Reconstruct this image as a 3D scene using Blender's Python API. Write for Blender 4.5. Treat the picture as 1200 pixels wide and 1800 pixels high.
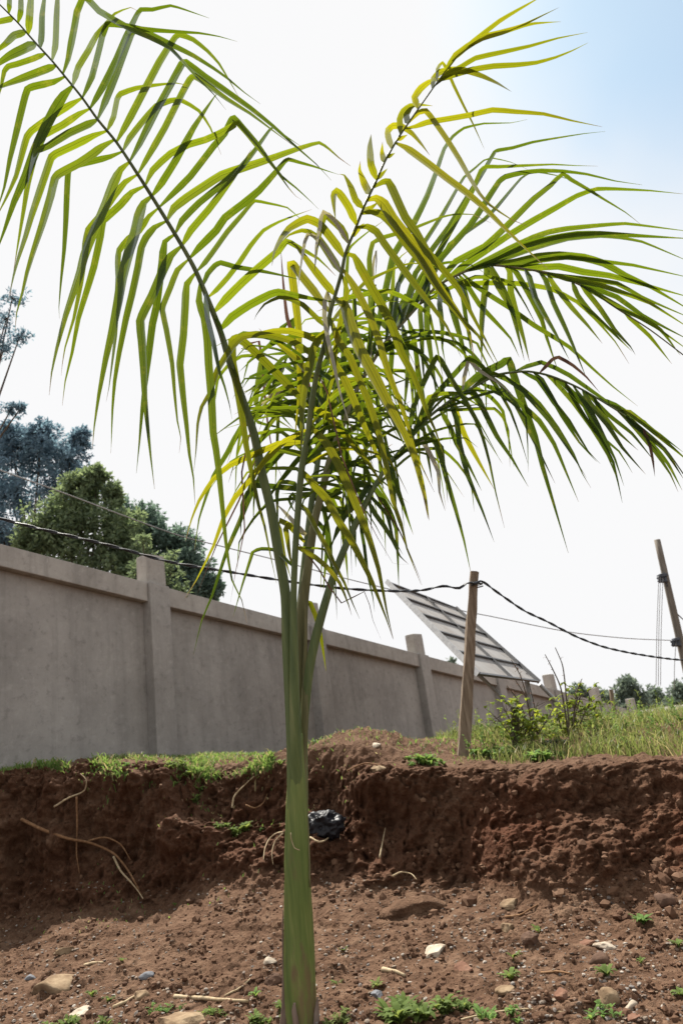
import bpy, bmesh, math, random
import numpy as np
from mathutils import Vector, Matrix
from mathutils.bvhtree import BVHTree

for o in list(bpy.data.objects):
    bpy.data.objects.remove(o, do_unlink=True)
scene = bpy.context.scene
COL = scene.collection
random.seed(7)
RNG = np.random.default_rng(7)

# ------------------------------------------------------------------ camera
PITCH, ROLL, FPX, EYE = math.radians(18.4), math.radians(8.0), 1200.0, 1.3
CF = np.array([0, math.cos(PITCH), math.sin(PITCH)])
U0 = np.array([0, -math.sin(PITCH), math.cos(PITCH)])
R0 = np.array([1.0, 0, 0])
CU = math.cos(ROLL) * U0 + math.sin(ROLL) * R0
CR = math.cos(ROLL) * R0 - math.sin(ROLL) * U0
CAMP = np.array([0, 0, EYE])
cam_data = bpy.data.cameras.new('camera')
cam = bpy.data.objects.new('camera', cam_data)
COL.objects.link(cam)
m = Matrix((tuple(CR) + (0,), tuple(CU) + (0,), tuple(-CF) + (0,), (0, 0, 0, 1))).transposed()
m.translation = Vector(CAMP)
cam.matrix_world = m
cam_data.sensor_fit = 'VERTICAL'
cam_data.sensor_height = 36.0
cam_data.sensor_width = 24.0
cam_data.lens = 24.0
cam_data.clip_start = 0.05
cam_data.clip_end = 6000
cam_data.dof.use_dof = True
cam_data.dof.focus_distance = 4.3
cam_data.dof.aperture_fstop = 2.4
scene.camera = cam

# ------------------------------------------------------------------ light
SUN_EL, SUN_AZ = math.radians(58), math.radians(-24)      # azimuth from +Y, positive to the right
SUN_DIR = Vector((math.sin(SUN_AZ) * math.cos(SUN_EL), math.cos(SUN_AZ) * math.cos(SUN_EL), math.sin(SUN_EL)))
world = bpy.data.worlds.new('World')
scene.world = world
world.use_nodes = True
wn, wl = world.node_tree.nodes, world.node_tree.links
wn.clear()
wout = wn.new('ShaderNodeOutputWorld')
wbg = wn.new('ShaderNodeBackground')
wbg.inputs['Strength'].default_value = 0.1
sky = wn.new('ShaderNodeTexSky')
sky.sky_type = 'NISHITA'
sky.sun_disc = False
sky.sun_elevation = SUN_EL
sky.sun_rotation = SUN_AZ
sky.air_density = 1.0
sky.dust_density = 2.0
# thin white overcast that opens to blue on the side away from the sun
wtc = wn.new('ShaderNodeTexCoord')
wdot = wn.new('ShaderNodeVectorMath'); wdot.operation = 'DOT_PRODUCT'
gap = Vector(CF + 0.86 * CR + 0.95 * CU).normalized()
wdot.inputs[1].default_value = gap
wl.new(wtc.outputs['Generated'], wdot.inputs[0])
wnoise = wn.new('ShaderNodeTexNoise')
wnoise.inputs['Scale'].default_value = 2.4
wnoise.inputs['Detail'].default_value = 4.0
wnoise.inputs['Roughness'].default_value = 0.45
wl.new(wtc.outputs['Generated'], wnoise.inputs['Vector'])
wadd = wn.new('ShaderNodeMath'); wadd.operation = 'MULTIPLY_ADD'
wadd.inputs[1].default_value = 0.22
wl.new(wnoise.outputs['Fac'], wadd.inputs[0])
wl.new(wdot.outputs['Value'], wadd.inputs[2])
wmap = wn.new('ShaderNodeMapRange')
wmap.interpolation_type = 'SMOOTHSTEP'
wmap.inputs['From Min'].default_value = 0.985
wmap.inputs['From Max'].default_value = 1.10
wmap.inputs['To Min'].default_value = 1.0
wmap.inputs['To Max'].default_value = 0.30
wl.new(wadd.outputs[0], wmap.inputs['Value'])
wmix = wn.new('ShaderNodeMix'); wmix.data_type = 'RGBA'
wmix.inputs['B'].default_value = (4.78, 4.78, 4.82, 1)
wl.new(wmap.outputs['Result'], wmix.inputs['Factor'])
wtint = wn.new('ShaderNodeVectorMath'); wtint.operation = 'MULTIPLY'
wtint.inputs[1].default_value = (0.80, 1.05, 1.0)
wl.new(sky.outputs['Color'], wtint.inputs[0])
wl.new(wtint.outputs[0], wmix.inputs['A'])
wl.new(wmix.outputs['Result'], wbg.inputs['Color'])
wl.new(wbg.outputs['Background'], wout.inputs['Surface'])

sun_data = bpy.data.lights.new('sun', 'SUN')
sun_data.energy = 5.0
sun_data.angle = math.radians(0.6)
sun_data.color = (1.0, 0.95, 0.86)
sun = bpy.data.objects.new('sun', sun_data)
COL.objects.link(sun)
sun.rotation_euler = (-SUN_DIR).to_track_quat('-Z', 'Y').to_euler()
sun.location = (0, 0, 12)

vs = scene.view_settings
vs.view_transform = 'Standard'
vs.look = 'None'
vs.gamma = 1.0
vs.exposure = 1.0
vs.use_curve_mapping = False
scene.cycles.use_denoising = True
scene.cycles.max_bounces = 8
scene.cycles.transparent_max_bounces = 8
scene.cycles.caustics_reflective = False
scene.cycles.caustics_refractive = False

# ------------------------------------------------------------------ helpers
def ray(px, py):
    return CF + (px - 600) / FPX * CR + (900 - py) / FPX * CU

def at(px, py, Y):
    """point at world distance Y in front of the camera, seen in direction of that picture point"""
    v = ray(px, py)
    return CAMP + v * (Y / v[1])

def depth(P):
    return float(np.dot(np.asarray(P) - CAMP, CF))

def px2m(px, P):
    return px * depth(P) / FPX

def hash3(ix, iy, iz, seed):
    h = (ix.astype(np.int64) * 374761393 + iy.astype(np.int64) * 668265263 + iz.astype(np.int64) * 2147483647 + seed * 144665) & 0xFFFFFFFF
    h = ((h ^ (h >> 13)) * 1274126177) & 0xFFFFFFFF
    h = ((h ^ (h >> 16)) * 2246822519) & 0xFFFFFFFF
    return ((h ^ (h >> 15)) & 0xFFFFFF) / float(0xFFFFFF)

def vnoise(P, seed=0):
    I = np.floor(P)
    F = P - I
    F = F * F * F * (F * (F * 6 - 15) + 10)
    I = I.astype(np.int64)
    r = 0
    for dx in (0, 1):
        wx = F[..., 0] if dx else 1 - F[..., 0]
        for dy in (0, 1):
            wy = F[..., 1] if dy else 1 - F[..., 1]
            for dz in (0, 1):
                wz = F[..., 2] if dz else 1 - F[..., 2]
                r = r + wx * wy * wz * hash3(I[..., 0] + dx, I[..., 1] + dy, I[..., 2] + dz, seed)
    return r * 2 - 1

def fbm(P, octaves=4, seed=0, gain=0.5, ridged=False):
    r, a = 0, 1.0
    for i in range(octaves):
        n = vnoise(P * (2.03 ** i) + 17.3 * i, seed + i)
        if ridged:
            n = 1 - 2 * np.abs(n)
        r = r + a * n
        a *= gain
    return r

def worley(P, seed=0):
    """distance to the nearest and second nearest cell point"""
    I = np.floor(P).astype(np.int64)
    f1 = np.full(P.shape[:-1], 9.0); f2 = f1.copy()
    for dx in (-1, 0, 1):
        for dy in (-1, 0, 1):
            for dz in (-1, 0, 1):
                J = I + np.array([dx, dy, dz])
                C = J + np.stack([hash3(J[..., 0], J[..., 1], J[..., 2], seed + k) for k in range(3)], -1)
                d = np.sqrt(((P - C) ** 2).sum(-1))
                f2 = np.where(d < f1, f1, np.minimum(f2, d)); f1 = np.minimum(f1, d)
    return f1, f2

def smooth(a, b, x):
    t = np.clip((x - a) / (b - a), 0, 1)
    return t * t * (3 - 2 * t)

def mesh_obj(name, verts, faces, mat=None, parent=None, smooth_shade=False, uvs=None, origin=None):
    me = bpy.data.meshes.new(name)
    verts = np.asarray(verts, dtype=float)
    if origin is not None:
        verts = verts - np.asarray(origin)
    me.from_pydata(verts.tolist(), [], [tuple(int(i) for i in f) for f in faces])
    if uvs is not None:
        lay = me.uv_layers.new(name='UVMap')
        li = np.empty(len(me.loops), dtype=np.int32)
        me.loops.foreach_get('vertex_index', li)
        lay.data.foreach_set('uv', np.asarray(uvs, dtype=np.float32)[li].ravel())
    if smooth_shade:
        me.polygons.foreach_set('use_smooth', [True] * len(me.polygons))
    if mat:
        for mm in (mat if isinstance(mat, (list, tuple)) else [mat]):
            me.materials.append(mm)
    me.update()
    o = bpy.data.objects.new(name, me)
    COL.objects.link(o)
    if parent:
        o.parent = parent
    if origin is not None and parent is None:
        o.location = Vector(origin)
    return o

def tag(o, label, cat, group=None, kind=None):
    o['label'] = label
    if cat:
        o['category'] = cat
    if group:
        o['group'] = group
    if kind:
        o['kind'] = kind
    return o

def thing(name, loc, label, cat, group=None):
    o = bpy.data.objects.new(name, None)
    COL.objects.link(o)
    o.location = Vector(loc)
    o.empty_display_size = 0.1
    return tag(o, label, cat, group)

def catmull(P, n, ten=0.8):
    P = np.asarray(P, float)
    if len(P) < 3:
        return np.array([P[0] + (P[-1] - P[0]) * t for t in np.linspace(0, 1, n * (len(P) - 1) + 1)])
    Q = np.vstack([2 * P[0] - P[1], P, 2 * P[-1] - P[-2]])
    out = []
    for i in range(1, len(Q) - 2):
        p0, p1, p2, p3 = Q[i - 1], Q[i], Q[i + 1], Q[i + 2]
        d = np.linalg.norm(p2[:3] - p1[:3])
        t1 = (p2 - p0); t2 = (p3 - p1)
        l1 = np.linalg.norm(t1[:3]) + 1e-9; l2 = np.linalg.norm(t2[:3]) + 1e-9
        t1 = t1 / l1 * d * ten; t2 = t2 / l2 * d * ten
        for k in range(n):
            t = k / n
            out.append((2 * t**3 - 3 * t**2 + 1) * p1 + (t**3 - 2 * t**2 + t) * t1 + (-2 * t**3 + 3 * t**2) * p2 + (t**3 - t**2) * t2)
    out.append(P[-1])
    return np.array(out)

def tube_geo(P, rad, sides=8, squash=None, twist0=0.0, cap=True):
    """swept tube: verts, faces, uvs"""
    P = np.asarray(P, float)
    n = len(P)
    rad = np.broadcast_to(np.asarray(rad, float), (n,))
    T = np.gradient(P, axis=0)
    T /= np.linalg.norm(T, axis=1)[:, None] + 1e-12
    up = np.array([0.0, -1.0, 0.0]) if abs(T[0][1]) < 0.9 else np.array([1.0, 0, 0])
    V, UV = [], []
    nrm = up - T[0] * np.dot(up, T[0]); nrm /= np.linalg.norm(nrm)
    L = 0
    for i in range(n):
        nrm = nrm - T[i] * np.dot(nrm, T[i]); nrm /= np.linalg.norm(nrm) + 1e-12
        b = np.cross(T[i], nrm)
        if i:
            L += np.linalg.norm(P[i] - P[i - 1])
        for k in range(sides):
            a = twist0 + 2 * math.pi * k / sides
            V.append(P[i] + rad[i] * (math.cos(a) * nrm * (squash or 1) + math.sin(a) * b))
            UV.append((k / sides, L))
    F = []
    for i in range(n - 1):
        for k in range(sides):
            k2 = (k + 1) % sides
            F.append((i * sides + k, i * sides + k2, (i + 1) * sides + k2, (i + 1) * sides + k))
    if cap:
        F.append(tuple(range(sides - 1, -1, -1)))
        F.append(tuple((n - 1) * sides + k for k in range(sides)))
    return np.array(V), F, UV

def box_geo(c, ax, ay, az, bev=0.0):
    """box from centre and three half-axis vectors (optionally chamfered)"""
    c, ax, ay, az = map(lambda q: np.asarray(q, float), (c, ax, ay, az))
    bm = bmesh.new()
    bmesh.ops.create_cube(bm, size=2)
    if bev > 0:
        M = Matrix(((np.linalg.norm(ax), 0, 0), (0, np.linalg.norm(ay), 0), (0, 0, np.linalg.norm(az))))
        for v in bm.verts:
            v.co = M @ v.co
        bmesh.ops.bevel(bm, geom=bm.edges[:], offset=bev, segments=2, affect='EDGES', profile=0.6)
        ex, ey, ez = ax / np.linalg.norm(ax), ay / np.linalg.norm(ay), az / np.linalg.norm(az)
    else:
        ex, ey, ez = ax, ay, az
    bm.verts.index_update()
    V = [c + ex * v.co.x + ey * v.co.y + ez * v.co.z for v in bm.verts]
    F = [tuple(v.index for v in f.verts) for f in bm.faces]
    bm.free()
    return np.array(V), F

def join(parts):
    V, F, U, o = [], [], [], 0
    for p in parts:
        V.append(p[0]); F += [tuple(i + o for i in f) for f in p[1]]
        if len(p) > 2:
            U += list(p[2])
        o += len(p[0])
    return (np.vstack(V), F, U) if U else (np.vstack(V), F)

# ------------------------------------------------------------------ materials
def new_mat(name):
    mt = bpy.data.materials.new(name)
    mt.use_nodes = True
    nt = mt.node_tree
    nt.nodes.clear()
    out = nt.nodes.new('ShaderNodeOutputMaterial')
    return mt, nt, out

def N(nt, typ, **kw):
    n = nt.nodes.new(typ)
    for k, v in kw.items():
        if k in n.inputs.keys() if hasattr(n.inputs, 'keys') else False:
            n.inputs[k].default_value = v
        else:
            setattr(n, k, v)
    return n

def noise(nt, scale, detail=5, rough=0.55, coord='Object', stretch=None, dist=0.0):
    tc = nt.nodes.new('ShaderNodeTexCoord')
    n = nt.nodes.new('ShaderNodeTexNoise')
    n.inputs['Scale'].default_value = scale
    n.inputs['Detail'].default_value = detail
    n.inputs['Roughness'].default_value = rough
    n.inputs['Distortion'].default_value = dist
    if stretch:
        mp = nt.nodes.new('ShaderNodeMapping')
        mp.inputs['Scale'].default_value = stretch
        nt.links.new(tc.outputs[coord], mp.inputs['Vector'])
        nt.links.new(mp.outputs[0], n.inputs['Vector'])
    else:
        nt.links.new(tc.outputs[coord], n.inputs['Vector'])
    return n.outputs['Fac']

def ramp(nt, fac, stops):
    r = nt.nodes.new('ShaderNodeValToRGB')
    e = r.color_ramp.elements
    while len(e) < len(stops):
        e.new(0.5)
    for el, (p, c) in zip(e, stops):
        el.position = p
        el.color = tuple(c) + ((1,) if len(c) == 3 else ())
    nt.links.new(fac, r.inputs['Fac'])
    return r.outputs['Color']

def mixc(nt, fac, a, b, mode='MIX'):
    n = nt.nodes.new('ShaderNodeMix')
    n.data_type = 'RGBA'
    n.blend_type = mode
    for sock, v in (('Factor', fac), ('A', a), ('B', b)):
        if isinstance(v, (int, float)):
            n.inputs[sock].default_value = v
        elif isinstance(v, tuple):
            n.inputs[sock].default_value = v + ((1,) if len(v) == 3 else ())
        else:
            nt.links.new(v, n.inputs[sock])
    return n.outputs['Result']

def maprange(nt, v, a, b, c=0.0, d=1.0):
    n = nt.nodes.new('ShaderNodeMapRange')
    n.inputs['From Min'].default_value = a
    n.inputs['From Max'].default_value = b
    n.inputs['To Min'].default_value = c
    n.inputs['To Max'].default_value = d
    nt.links.new(v, n.inputs['Value'])
    return n.outputs['Result']

def bump(nt, h, strength=0.5, dist=0.02, prev=None):
    b = nt.nodes.new('ShaderNodeBump')
    b.inputs['Strength'].default_value = strength
    b.inputs['Distance'].default_value = dist
    nt.links.new(h, b.inputs['Height'])
    if prev is not None:
        nt.links.new(prev, b.inputs['Normal'])
    return b.outputs['Normal']

def principled(nt, out, col, rough=0.8, normal=None, metal=0.0, spec=0.3):
    p = nt.nodes.new('ShaderNodeBsdfPrincipled')
    if isinstance(col, tuple):
        p.inputs['Base Color'].default_value = col + ((1,) if len(col) == 3 else ())
    else:
        nt.links.new(col, p.inputs['Base Color'])
    if isinstance(rough, (int, float)):
        p.inputs['Roughness'].default_value = rough
    else:
        nt.links.new(rough, p.inputs['Roughness'])
    p.inputs['Metallic'].default_value = metal
    p.inputs['Specular IOR Level'].default_value = spec
    if normal is not None:
        nt.links.new(normal, p.inputs['Normal'])
    nt.links.new(p.outputs[0], out.inputs['Surface'])
    return p

def leaf_mat(name, trans, refl, old=(0.30, 0.24, 0.03), tip=True, old_amt=0.25, gloss=0.35, streak=True, sheen=0.13):
    """thin leaf: diffuse front + light shining through + waxy gloss"""
    mt, nt, out = new_mat(name)
    oi = nt.nodes.new('ShaderNodeObjectInfo')
    gi = nt.nodes.new('ShaderNodeNewGeometry')
    rnd = nt.nodes.new('ShaderNodeMath'); rnd.operation = 'ADD'
    nt.links.new(oi.outputs['Random'], rnd.inputs[0])
    nt.links.new(gi.outputs['Random Per Island'], rnd.inputs[1])
    fr = nt.nodes.new('ShaderNodeMath'); fr.operation = 'FRACT'
    nt.links.new(rnd.outputs[0], fr.inputs[0])
    hs = nt.nodes.new('ShaderNodeHueSaturation')
    hs.inputs['Color'].default_value = tuple(trans) + (1,)
    nt.links.new(maprange(nt, fr.outputs[0], 0, 1, 0.70, 1.25), hs.inputs['Value'])
    nt.links.new(maprange(nt, fr.outputs[0], 0, 1, 0.515, 0.488), hs.inputs['Hue'])
    hs2 = nt.nodes.new('ShaderNodeHueSaturation')
    hs2.inputs['Color'].default_value = tuple(refl) + (1,)
    nt.links.new(maprange(nt, fr.outputs[0], 0, 1, 0.75, 1.25), hs2.inputs['Value'])
    tcol, rcol = hs.outputs[0], hs2.outputs[0]
    if streak:
        st = noise(nt, 1.0, 3, 0.6, 'UV', (20.0, 0.8, 1.0))
        stf = maprange(nt, st, 0.3, 0.7, 0.5, 1.3)
        bl = nt.nodes.new('ShaderNodeVectorMath'); bl.operation = 'SCALE'
        nt.links.new(tcol, bl.inputs[0]); nt.links.new(stf, bl.inputs['Scale'])
        tcol = bl.outputs[0]
        uvm = nt.nodes.new('ShaderNodeTexCoord')
        spm = nt.nodes.new('ShaderNodeSeparateXYZ')
        nt.links.new(uvm.outputs['UV'], spm.inputs[0])
        sb_ = nt.nodes.new('ShaderNodeMath'); sb_.operation = 'SUBTRACT'; sb_.inputs[1].default_value = 0.5
        nt.links.new(spm.outputs['X'], sb_.inputs[0])
        ab_ = nt.nodes.new('ShaderNodeMath'); ab_.operation = 'ABSOLUTE'
        nt.links.new(sb_.outputs[0], ab_.inputs[0])
        rib = maprange(nt, ab_.outputs[0], 0.03, 0.10, 0.70, 1.0)
        bl2 = nt.nodes.new('ShaderNodeVectorMath'); bl2.operation = 'SCALE'
        nt.links.new(tcol, bl2.inputs[0]); nt.links.new(rib, bl2.inputs['Scale'])
        tcol = bl2.outputs[0]
        on = noise(nt, 9.0, 5, 0.7, 'Object', (1, 1, 1))
        of = maprange(nt, on, 0.56, 0.75, 0.0, old_amt)
        tcol = mixc(nt, of, tcol, tuple(old))
        rcol = mixc(nt, of, rcol, tuple(0.6 * c for c in old))
    if tip:
        uv = nt.nodes.new('ShaderNodeTexCoord')
        sp = nt.nodes.new('ShaderNodeSeparateXYZ')
        nt.links.new(uv.outputs['UV'], sp.inputs[0])
        add = nt.nodes.new('ShaderNodeMath'); add.operation = 'MULTIPLY_ADD'
        add.inputs[1].default_value = 0.10
        nt.links.new(fr.outputs[0], add.inputs[0]); nt.links.new(sp.outputs['Z'] if False else sp.outputs['Y'], add.inputs[2])
        tf = maprange(nt, add.outputs[0], 0.985, 1.05, 0, 0.9)
        tcol = mixc(nt, tf, tcol, (0.10, 0.06, 0.035))
        rcol = mixc(nt, tf, rcol, (0.14, 0.09, 0.06))
    df = nt.nodes.new('ShaderNodeBsdfDiffuse')
    tr = nt.nodes.new('ShaderNodeBsdfTranslucent')
    gl = nt.nodes.new('ShaderNodeBsdfGlossy')
    gl.inputs['Roughness'].default_value = gloss
    gl.inputs['Color'].default_value = (0.85, 0.9, 1.0, 1)
    nt.links.new(rcol, df.inputs['Color'])
    nt.links.new(tcol, tr.inputs['Color'])
    a = nt.nodes.new('ShaderNodeAddShader')
    nt.links.new(df.outputs[0], a.inputs[0]); nt.links.new(tr.outputs[0], a.inputs[1])
    mx = nt.nodes.new('ShaderNodeMixShader')
    fz = nt.nodes.new('ShaderNodeFresnel'); fz.inputs['IOR'].default_value = 1.33
    nt.links.new(maprange(nt, fz.outputs[0], 0, 1, 0.0, sheen), mx.inputs[0])
    nt.links.new(a.outputs[0], mx.inputs[1]); nt.links.new(gl.outputs[0], mx.inputs[2])
    nt.links.new(mx.outputs[0], out.inputs['Surface'])
    return mt

M = {}
M['leaf_green'] = leaf_mat('palm_leaf_green', (0.086, 0.116, 0.003), (0.022, 0.042, 0.014))
M['leaf_yellow'] = leaf_mat('palm_leaf_yellowing', (0.172, 0.172, 0.004), (0.036, 0.050, 0.010), old=(0.20, 0.12, 0.008), old_amt=0.25)
M['leaf_dark'] = leaf_mat('palm_leaf_deep_green', (0.058, 0.084, 0.004), (0.020, 0.036, 0.013), old_amt=0.35)
M['leaf_grey'] = leaf_mat('palm_leaf_glare', (0.13, 0.12, 0.05), (0.22, 0.22, 0.20), old_amt=0.5)  # pale grey leaf colour stands in for glare and sky sheen
M['leaf_dead'] = leaf_mat('palm_leaf_dead', (0.035, 0.018, 0.010), (0.085, 0.050, 0.040), tip=False, streak=False, sheen=0.03, gloss=0.6)

def soil_mat():
    mt, nt, out = new_mat('red_brown_soil')
    big = noise(nt, 0.9, 4, 0.55)
    mid = noise(nt, 6.0, 6, 0.65)
    fine = noise(nt, 55.0, 5, 0.7)
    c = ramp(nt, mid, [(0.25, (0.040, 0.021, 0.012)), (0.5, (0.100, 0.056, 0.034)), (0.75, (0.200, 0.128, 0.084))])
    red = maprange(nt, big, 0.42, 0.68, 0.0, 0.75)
    at_ = nt.nodes.new('ShaderNodeAttribute'); at_.attribute_name = 'redness_and_shade'
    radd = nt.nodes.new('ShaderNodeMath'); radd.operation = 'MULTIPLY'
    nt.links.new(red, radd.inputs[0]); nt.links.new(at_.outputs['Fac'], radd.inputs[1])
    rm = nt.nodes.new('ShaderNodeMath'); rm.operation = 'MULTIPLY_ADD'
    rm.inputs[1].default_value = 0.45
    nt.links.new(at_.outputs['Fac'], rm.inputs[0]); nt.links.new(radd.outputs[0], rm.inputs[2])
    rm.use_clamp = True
    c = mixc(nt, rm.outputs[0], c, (0.070, 0.024, 0.0115))  # red subsoil tone, darkened to stand in for shade on the cut face
    c = mixc(nt, maprange(nt, fine, 0.35, 0.75, 0.0, 0.55), c, mixc(nt, 0.5, c, (0.20, 0.125, 0.08)))
    vo = nt.nodes.new('ShaderNodeTexVoronoi'); vo.inputs['Scale'].default_value = 38.0
    tc = nt.nodes.new('ShaderNodeTexCoord')
    nt.links.new(tc.outputs['Object'], vo.inputs['Vector'])
    nrm = bump(nt, fine, 0.9, 0.015)
    nrm = bump(nt, mid, 0.8, 0.06, nrm)
    nrm = bump(nt, vo.outputs['Distance'], 0.45, 0.018, nrm)
    principled(nt, out, c, 0.95, nrm, spec=0.1)
    return mt
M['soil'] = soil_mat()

def concrete_mat(name, base, dark, streaks=0.6):
    mt, nt, out = new_mat(name)
    a = noise(nt, 1.3, 6, 0.62)
    b = noise(nt, 9.0, 6, 0.7)
    f = noise(nt, 70.0, 4, 0.7)
    s = noise(nt, 2.2, 5, 0.65, 'Object', (3.0, 3.0, 0.22))
    c = mixc(nt, maprange(nt, a, 0.32, 0.68, 0, 1), tuple(dark), tuple(base))
    c = mixc(nt, maprange(nt, s, 0.50, 0.72, 0, streaks), c, tuple(0.55 * q for q in dark))
    c = mixc(nt, maprange(nt, b, 0.55, 0.72, 0, 0.5), c, tuple(0.5 * q for q in dark))
    c = mixc(nt, maprange(nt, b, 0.46, 0.28, 0, 0.45), c, tuple(min(1, 1.25 * q) for q in base))
    nrm = bump(nt, f, 0.5, 0.008)
    nrm = bump(nt, b, 0.5, 0.02, nrm)
    principled(nt, out, c, 0.9, nrm, spec=0.15)
    return mt
M['plaster'] = concrete_mat('grey_cement_render', (0.360, 0.342, 0.318), (0.268, 0.254, 0.236), 0.28)
M['coping'] = concrete_mat('coping_concrete', (0.41, 0.385, 0.35), (0.30, 0.28, 0.255), 0.4)

def simple_mat(name, stops, scale=8, rough=0.85, spec=0.2, metal=0.0, bstr=0.3, bdist=0.01, stretch=None, detail=5):
    mt, nt, out = new_mat(name)
    f = noise(nt, scale, detail, 0.6, 'Object', stretch)
    c = ramp(nt, f, stops)
    nrm = bump(nt, f, bstr, bdist)
    principled(nt, out, c, rough, nrm, metal, spec)
    return mt

def island_mat(name, stops, scale=30, rough=0.9, spec=0.15):
    mt, nt, out = new_mat(name)
    gi = nt.nodes.new('ShaderNodeNewGeometry')
    c = ramp(nt, gi.outputs['Random Per Island'], stops)
    f = noise(nt, scale, 5, 0.65)
    c = mixc(nt, maprange(nt, f, 0.3, 0.7, 0.0, 0.6), c, mixc(nt, 0.55, c, (0.08, 0.045, 0.03)))
    nrm = bump(nt, f, 0.5, 0.006)
    principled(nt, out, c, rough, nrm, spec=spec)
    return mt
M['gravel'] = island_mat('mixed_gravel', [(0.0, (0.11, 0.075, 0.055)), (0.25, (0.24, 0.18, 0.135)), (0.45, (0.15, 0.135, 0.125)), (0.6, (0.25, 0.195, 0.14)), (0.8, (0.19, 0.18, 0.17)), (1.0, (0.40, 0.36, 0.31))])
M['clod'] = island_mat('soil_crumbs', [(0.0, (0.055, 0.028, 0.016)), (0.5, (0.10, 0.053, 0.031)), (1.0, (0.17, 0.10, 0.062))])
M['crownshaft'] = None
def trunk_mat():
    mt, nt, out = new_mat('palm_trunk_green')
    st = noise(nt, 30.0, 4, 0.6, 'Object', (1, 1, 0.06))
    c = ramp(nt, st, [(0.3, (0.062, 0.100, 0.020)), (0.55, (0.115, 0.155, 0.036)), (0.8, (0.215, 0.225, 0.075))])
    tc = nt.nodes.new('ShaderNodeTexCoord')
    sp = nt.nodes.new('ShaderNodeSeparateXYZ')
    nt.links.new(tc.outputs['Object'], sp.inputs[0])
    low = maprange(nt, sp.outputs['Z'], 0.95, 0.15, 0.0, 1.0)
    pa = noise(nt, 7.0, 6, 0.7, 'Object', (1.6, 1.6, 0.45))
    pm = nt.nodes.new('ShaderNodeMath'); pm.operation = 'MULTIPLY'
    nt.links.new(maprange(nt, pa, 0.49, 0.60, 0, 0.9), pm.inputs[0]); nt.links.new(low, pm.inputs[1])
    c = mixc(nt, pm.outputs[0], c, (0.13, 0.075, 0.045))
    ye = noise(nt, 3.0, 3, 0.5, 'Object', (2, 2, 0.7))
    c = mixc(nt, maprange(nt, ye, 0.5, 0.75, 0, 0.5), c, (0.21, 0.205, 0.06))
    nrm = bump(nt, st, 0.25, 0.006)
    nrm = bump(nt, pa, 0.2, 0.01, nrm)
    principled(nt, out, c, 0.55, nrm, spec=0.35)
    return mt
M['crownshaft'] = trunk_mat()
M['petiole'] = simple_mat('palm_petiole', [(0.3, (0.052, 0.080, 0.024)), (0.55, (0.090, 0.122, 0.038)), (0.8, (0.16, 0.175, 0.07))], 26, 0.55, 0.35, stretch=(1, 1, 0.07))
M['petiole_brown'] = simple_mat('palm_petiole_old', [(0.3, (0.085, 0.085, 0.038)), (0.55, (0.14, 0.135, 0.060)), (0.8, (0.20, 0.185, 0.10))], 26, 0.7, 0.25, stretch=(1, 1, 0.07))
M['sheath'] = simple_mat('dry_leaf_sheath', [(0.3, (0.09, 0.06, 0.045)), (0.6, (0.19, 0.14, 0.11)), (0.85, (0.30, 0.24, 0.20))], 30, 0.85, stretch=(1, 1, 0.08))
M['tanstone'] = simple_mat('tan_stone', [(0.25, (0.085, 0.050, 0.030)), (0.48, (0.19, 0.130, 0.078)), (0.75, (0.33, 0.25, 0.16))], 9, 0.95, bstr=0.8, bdist=0.02)
M['palestone'] = simple_mat('pale_stone', [(0.25, (0.20, 0.15, 0.105)), (0.5, (0.37, 0.31, 0.24)), (0.75, (0.52, 0.46, 0.37))], 11, 0.9, bstr=0.5)
M['brownstone'] = simple_mat('brown_stone', [(0.25, (0.055, 0.032, 0.022)), (0.55, (0.105, 0.062, 0.042)), (0.8, (0.18, 0.11, 0.075))], 12, 0.95, bstr=0.8, bdist=0.015)
M['redstone'] = simple_mat('reddish_stone', [(0.25, (0.10, 0.050, 0.032)), (0.55, (0.165, 0.085, 0.055)), (0.8, (0.24, 0.15, 0.105))], 12, 0.95, bstr=0.8, bdist=0.015)
M['bluestone'] = simple_mat('blue_grey_stone', [(0.25, (0.09, 0.095, 0.105)), (0.55, (0.15, 0.155, 0.17)), (0.8, (0.24, 0.24, 0.25))], 14, 0.8)
M['root'] = simple_mat('dry_root', [(0.3, (0.12, 0.06, 0.03)), (0.55, (0.20, 0.11, 0.055)), (0.8, (0.31, 0.20, 0.12))], 30, 0.9)
M['straw'] = simple_mat('dry_straw', [(0.3, (0.25, 0.18, 0.10)), (0.55, (0.38, 0.30, 0.19)), (0.8, (0.50, 0.42, 0.30))], 30, 0.85)
M['wood'] = simple_mat('weathered_timber', [(0.25, (0.09, 0.065, 0.045)), (0.5, (0.19, 0.145, 0.105)), (0.78, (0.31, 0.25, 0.19))], 14, 0.9, bstr=0.6, bdist=0.012, stretch=(3, 3, 0.22))
M['darkwood'] = simple_mat('mossy_timber', [(0.25, (0.03, 0.028, 0.016)), (0.55, (0.07, 0.065, 0.035)), (0.8, (0.12, 0.11, 0.06))], 14, 0.95, bstr=0.6, bdist=0.012, stretch=(3, 3, 0.3))
M['pole'] = simple_mat('utility_pole_timber', [(0.25, (0.10, 0.085, 0.07)), (0.55, (0.17, 0.15, 0.125)), (0.8, (0.25, 0.22, 0.19))], 10, 0.9, stretch=(3, 3, 0.2))
M['cable'] = simple_mat('black_cable', [(0.3, (0.012, 0.013, 0.016)), (0.7, (0.03, 0.032, 0.038))], 12, 0.5, 0.4)
M['cable_blue'] = simple_mat('slate_cable', [(0.3, (0.025, 0.03, 0.04)), (0.7, (0.045, 0.055, 0.07))], 12, 0.5, 0.4)
M['wire'] = simple_mat('grey_wire', [(0.3, (0.20, 0.20, 0.20)), (0.7, (0.30, 0.30, 0.30))], 12, 0.5, 0.4)
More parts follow.
